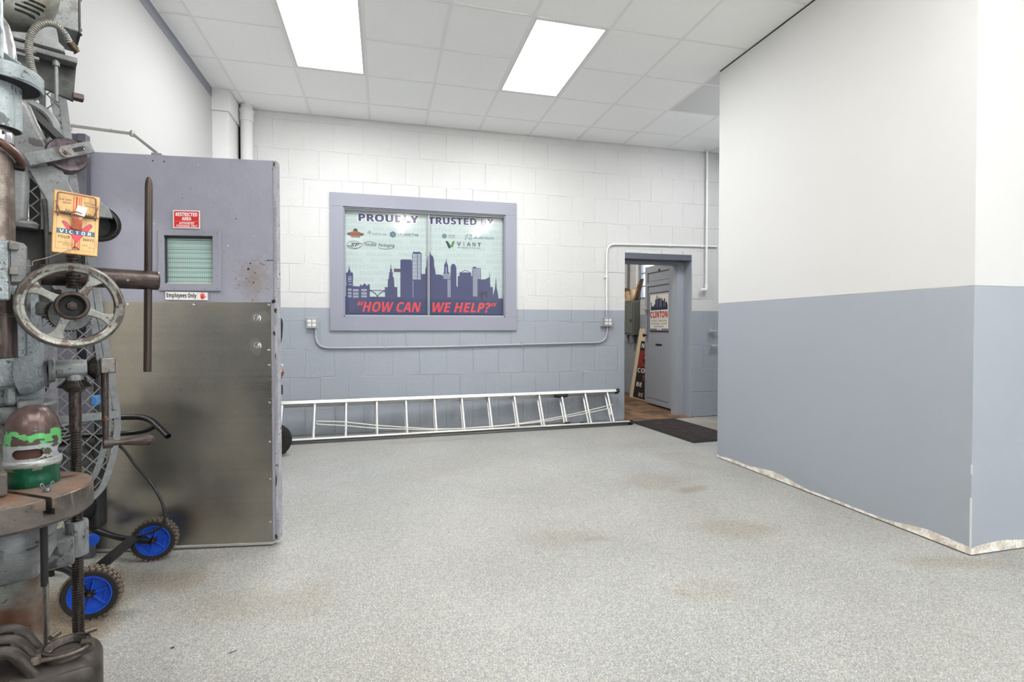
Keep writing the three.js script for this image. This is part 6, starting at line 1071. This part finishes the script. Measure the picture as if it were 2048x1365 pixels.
// ---------------------------------------------------------------- wheeled cart behind the press
{
  const t = thing('wheeled_cart', 'black tube-framed machine cart on knobbly blue-rimmed wheels beside the steel door', 'cart', [-1.12, 0, -2.65]);
  const blue = std({ color: new THREE.Color(0.012, 0.075, 0.50), roughness: 0.35 }), tread = std({ map: wornTex(0x7b6c5d, 0x4a4139, 0.45, 0.65), roughness: 0.9 }), fr = std({ color: 0x1a1b1d, roughness: 0.35, metalness: 0.2 });
  const wheel = (x, z, turn) => {
    const w = new THREE.Group(); w.name = 'wheel'; w.position.set(x, 0.104, z); w.rotation.y = turn; t.add(w); w.userData.label = 'blue plastic wheel with a knobbly tyre';
    part('tyre', lathe([[0.070, -0.018], [0.078, -0.026], [0.092, -0.027], [0.0985, -0.020], [0.099, 0], [0.0985, 0.020], [0.092, 0.027], [0.078, 0.026], [0.070, 0.018]], [0, 0, 0], [0, 0, 1], 64), std({ color: 0x211f1e, roughness: 0.8 }), w);
    const lugs = []; for (let i = 0; i < 30; i++) for (const [dz, o] of [[-0.0175, 0], [0, 0.5], [0.0175, 0]]) { const g = new THREE.BoxGeometry(0.008, 0.0125, 0.0125); g.translate(0.1, 0, dz); g.rotateZ((i + o) / 30 * Math.PI * 2); lugs.push(g); }
    part('tread', lugs, tread, w, 'dusty brown tread lugs');
    part('rim', lathe([[0, -0.012], [0.06, -0.014], [0.068, -0.02], [0.0755, -0.02], [0.0755, 0.024], [0.070, 0.0245], [0.066, 0.012], [0.03, 0.004], [0, 0.006]], [0, 0, 0], [0, 0, 1], 56), blue, w);
    for (let i = 0; i < 6; i++) { const g = bx(0.012, -0.0022, 0.004, 0.069, 0.0022, 0.0175, 0.001); g.rotateZ(i / 6 * Math.PI * 2 + 0.3); part('rim_rib', g, blue, w); const h = bx(-0.034, 0.046, 0.006, 0.034, 0.0495, 0.016, 0.001); if (i % 2 === 0) { h.rotateZ(i / 6 * Math.PI * 2 + 0.3); part('rim_rib', h, blue, w); } }
    part('hub', lathe([[0, 0.026], [0.012, 0.025], [0.014, 0.02], [0.016, 0.004], [0, 0.004]].reverse(), [0, 0, 0], [0, 0, 1], 20), std({ color: 0x1c1614, roughness: 0.6 }), w);
    part('axle_cap', lathe([[0, 0], [0.006, 0], [0.0055, 0.003], [0, 0.004]], [0, 0, 0.025], [0, 0, 1], 12), std({ color: 0x6a4a3a, roughness: 0.5, metalness: 0.5 }), w);
  };
  wheel(-0.003, -0.275, 0.10); wheel(-0.022, 0.255, 0.12);
  part('axle_stub', cyl([-0.07, 0.104, -0.30], [-0.004, 0.104, -0.292], 0.007), fr, t); part('axle_stub', cyl([-0.022, 0.104, 0.20], [-0.022, 0.104, 0.24], 0.008), fr, t);
  part('frame_tube', pipe([[-0.42, 0.30, -0.335], [-0.30, 0.185, -0.30], [-0.16, 0.135, -0.255], [-0.004, 0.108, -0.235]], 0.014, 0.06, 60, 12), fr, t, 'black bent tube');
  part('frame_tube', pipe([[-0.42, 0.36, 0.10], [-0.22, 0.215, 0.20], [-0.11, 0.185, 0.21], [-0.03, 0.112, 0.29]], 0.014, 0.05, 60, 12), fr, t, 'black bent tube');
  { const a = V(-0.055, 0.150, -0.205), b = V(-0.075, 0.135, 0.205), g = new THREE.BoxGeometry(0.062, a.distanceTo(b), 0.007).translate(0, a.distanceTo(b) / 2, 0); g.rotateY(Math.PI / 2 * 0); part('cross_plate', metric(along(g, a, b).toNonIndexed()), std({ color: 0x26282a, roughness: 0.4, metalness: 0.3 }), t, 'flat black cross plate'); }
  part('handle', pipe([[-0.42, 0.45, -0.30], [-0.40, 0.728, -0.26], [-0.10, 0.735, -0.225], [0.0, 0.732, -0.215], [0.118, 0.648, -0.125]], 0.0145, 0.06, 80, 14), fr, t, 'black bent handle tube');
  part('handle_branch', [pipe([[0.055, 0.700, -0.175], [0.01, 0.672, -0.185], [-0.06, 0.66, -0.20], [-0.30, 0.655, -0.2]], 0.0125, 0.03, 40, 12)], fr, t);
  part('handle_stay', pipe([[-0.30, 0.60, -0.22], [-0.10, 0.615, -0.215], [0.0, 0.618, -0.20], [0.03, 0.622, -0.19]], 0.008, 0.02, 30, 10), fr, t);
  part('hose', tube([[-0.20, 0.62, -0.235], [-0.125, 0.585, -0.235], [-0.05, 0.50, -0.20], [0.022, 0.42, -0.172], [0.075, 0.33, -0.155], [0.088, 0.26, -0.155], [0.082, 0.215, -0.16], [0.045, 0.185, -0.17], [-0.005, 0.165, -0.18], [-0.045, 0.158, -0.19]], 0.0065, 80, 10), std({ color: 0x202124, roughness: 0.5 }), t, 'thin black hose');
  part('tank', lathe([[0, 0], [0.08, 0.006], [0.11, 0.03], [0.115, 0.06], [0.115, 0.24], [0.11, 0.27], [0.08, 0.295], [0, 0.3]], [-0.27, 0.36, -0.16], [-0.27, 0.36, 0.2], 36), fr, t);
  part('engine', [bx(-0.38, 0.47, -0.14, -0.18, 0.66, 0.08, 0.02, 2), lathe([[0, 0], [0.07, 0], [0.075, 0.02], [0.06, 0.04], [0, 0.045]], [-0.20, 0.56, 0.0], [0.1, 0.56, 0.05], 28)], MP.dark, t);
  part('engine_fins', [0, 1, 2, 3, 4].map((i) => bx(-0.35, 0.68 + i * 0.016, -0.11, -0.21, 0.686 + i * 0.016, 0.05, 0.002)), MP.guard, t);
  part('fuel_cap', lathe([[0, 0], [0.03, 0], [0.03, 0.02], [0, 0.022]], [-0.28, 0.76, 0.0], [-0.28, 0.8, 0.0], 20), std({ color: 0xa02a20, roughness: 0.5 }), t, 'red cap');
  part('regulator', [bx(-0.225, 0.80, -0.215, -0.195, 0.848, -0.185, 0.008, 2)], std({ color: 0x2f74b8, roughness: 0.4 }), t, 'bright blue regulator'); part('regulator_post', cyl([-0.21, 0.6, -0.2], [-0.21, 0.8, -0.2], 0.01), fr, t);
  part('valve', lathe([[0, 0], [0.014, 0.002], [0.014, 0.02], [0.008, 0.026], [0, 0.028]], [-0.15, 0.55, 0.06], [-0.14, 0.55, 0.12], 16), std({ color: 0xb07a3a, metalness: 0.8, roughness: 0.35 }), t, 'brass valve');
  part('blue_bracket', [lathe([[0, 0], [0.028, 0], [0.03, 0.004], [0.03, 0.014], [0.026, 0.018], [0, 0.018]], [-0.27, 0.13, -0.275], [-0.24, 0.13, -0.2], 28), bx(-0.34, 0.10, -0.29, -0.275, 0.145, -0.24, 0.004)], blue, t, 'small blue swivel foot');
  part('shroud', [bx(-0.36, 0.24, -0.155, -0.145, 0.62, -0.07, 0.02, 2)], MP.black, t); part('shroud_panel', bx(-0.30, 0.30, -0.075, -0.22, 0.42, -0.062, 0.004), MP.guard, t);
  part('rear_foot', [cyl([-0.40, 0, -0.2], [-0.40, 0.33, -0.16], 0.012), cyl([-0.38, 0.0, 0.02], [-0.38, 0.36, 0.02], 0.012)], fr, t);
}

// ---------------------------------------------------------------- small litter on the floor
{
  const m = std({ color: 0x33291f, roughness: 0.9 });
  const a = thing('bark_chip', 'small dark chip lying alone on the pale floor right of the jerry can', 'debris', [-0.751, 0.0, -2.096], 0.4);
  part('chip', bx(-0.006, 0, -0.003, 0.006, 0.003, 0.003, 0.001), m, a);
  const b = thing('twig', 'thin dark twig lying on the pale floor beyond the small chip', 'debris', [-0.532, 0.001, -2.017], 0.5);
  part('stick', tube([[-0.013, 0, 0], [0, 0.001, 0.002], [0.014, 0, 0]], 0.0012, 14, 6), m, b);
  const c = thing('twig', 'pale short twig lying on the pale floor nearest the picture edge', 'debris', [-0.408, 0.001, -1.937], 0.9);
  part('stick', tube([[-0.010, 0, 0], [0, 0.001, -0.002], [0.010, 0, 0.001]], 0.0013, 14, 6), std({ color: 0x8a8474, roughness: 0.9 }), c);
}

renderer.render(scene, camera);
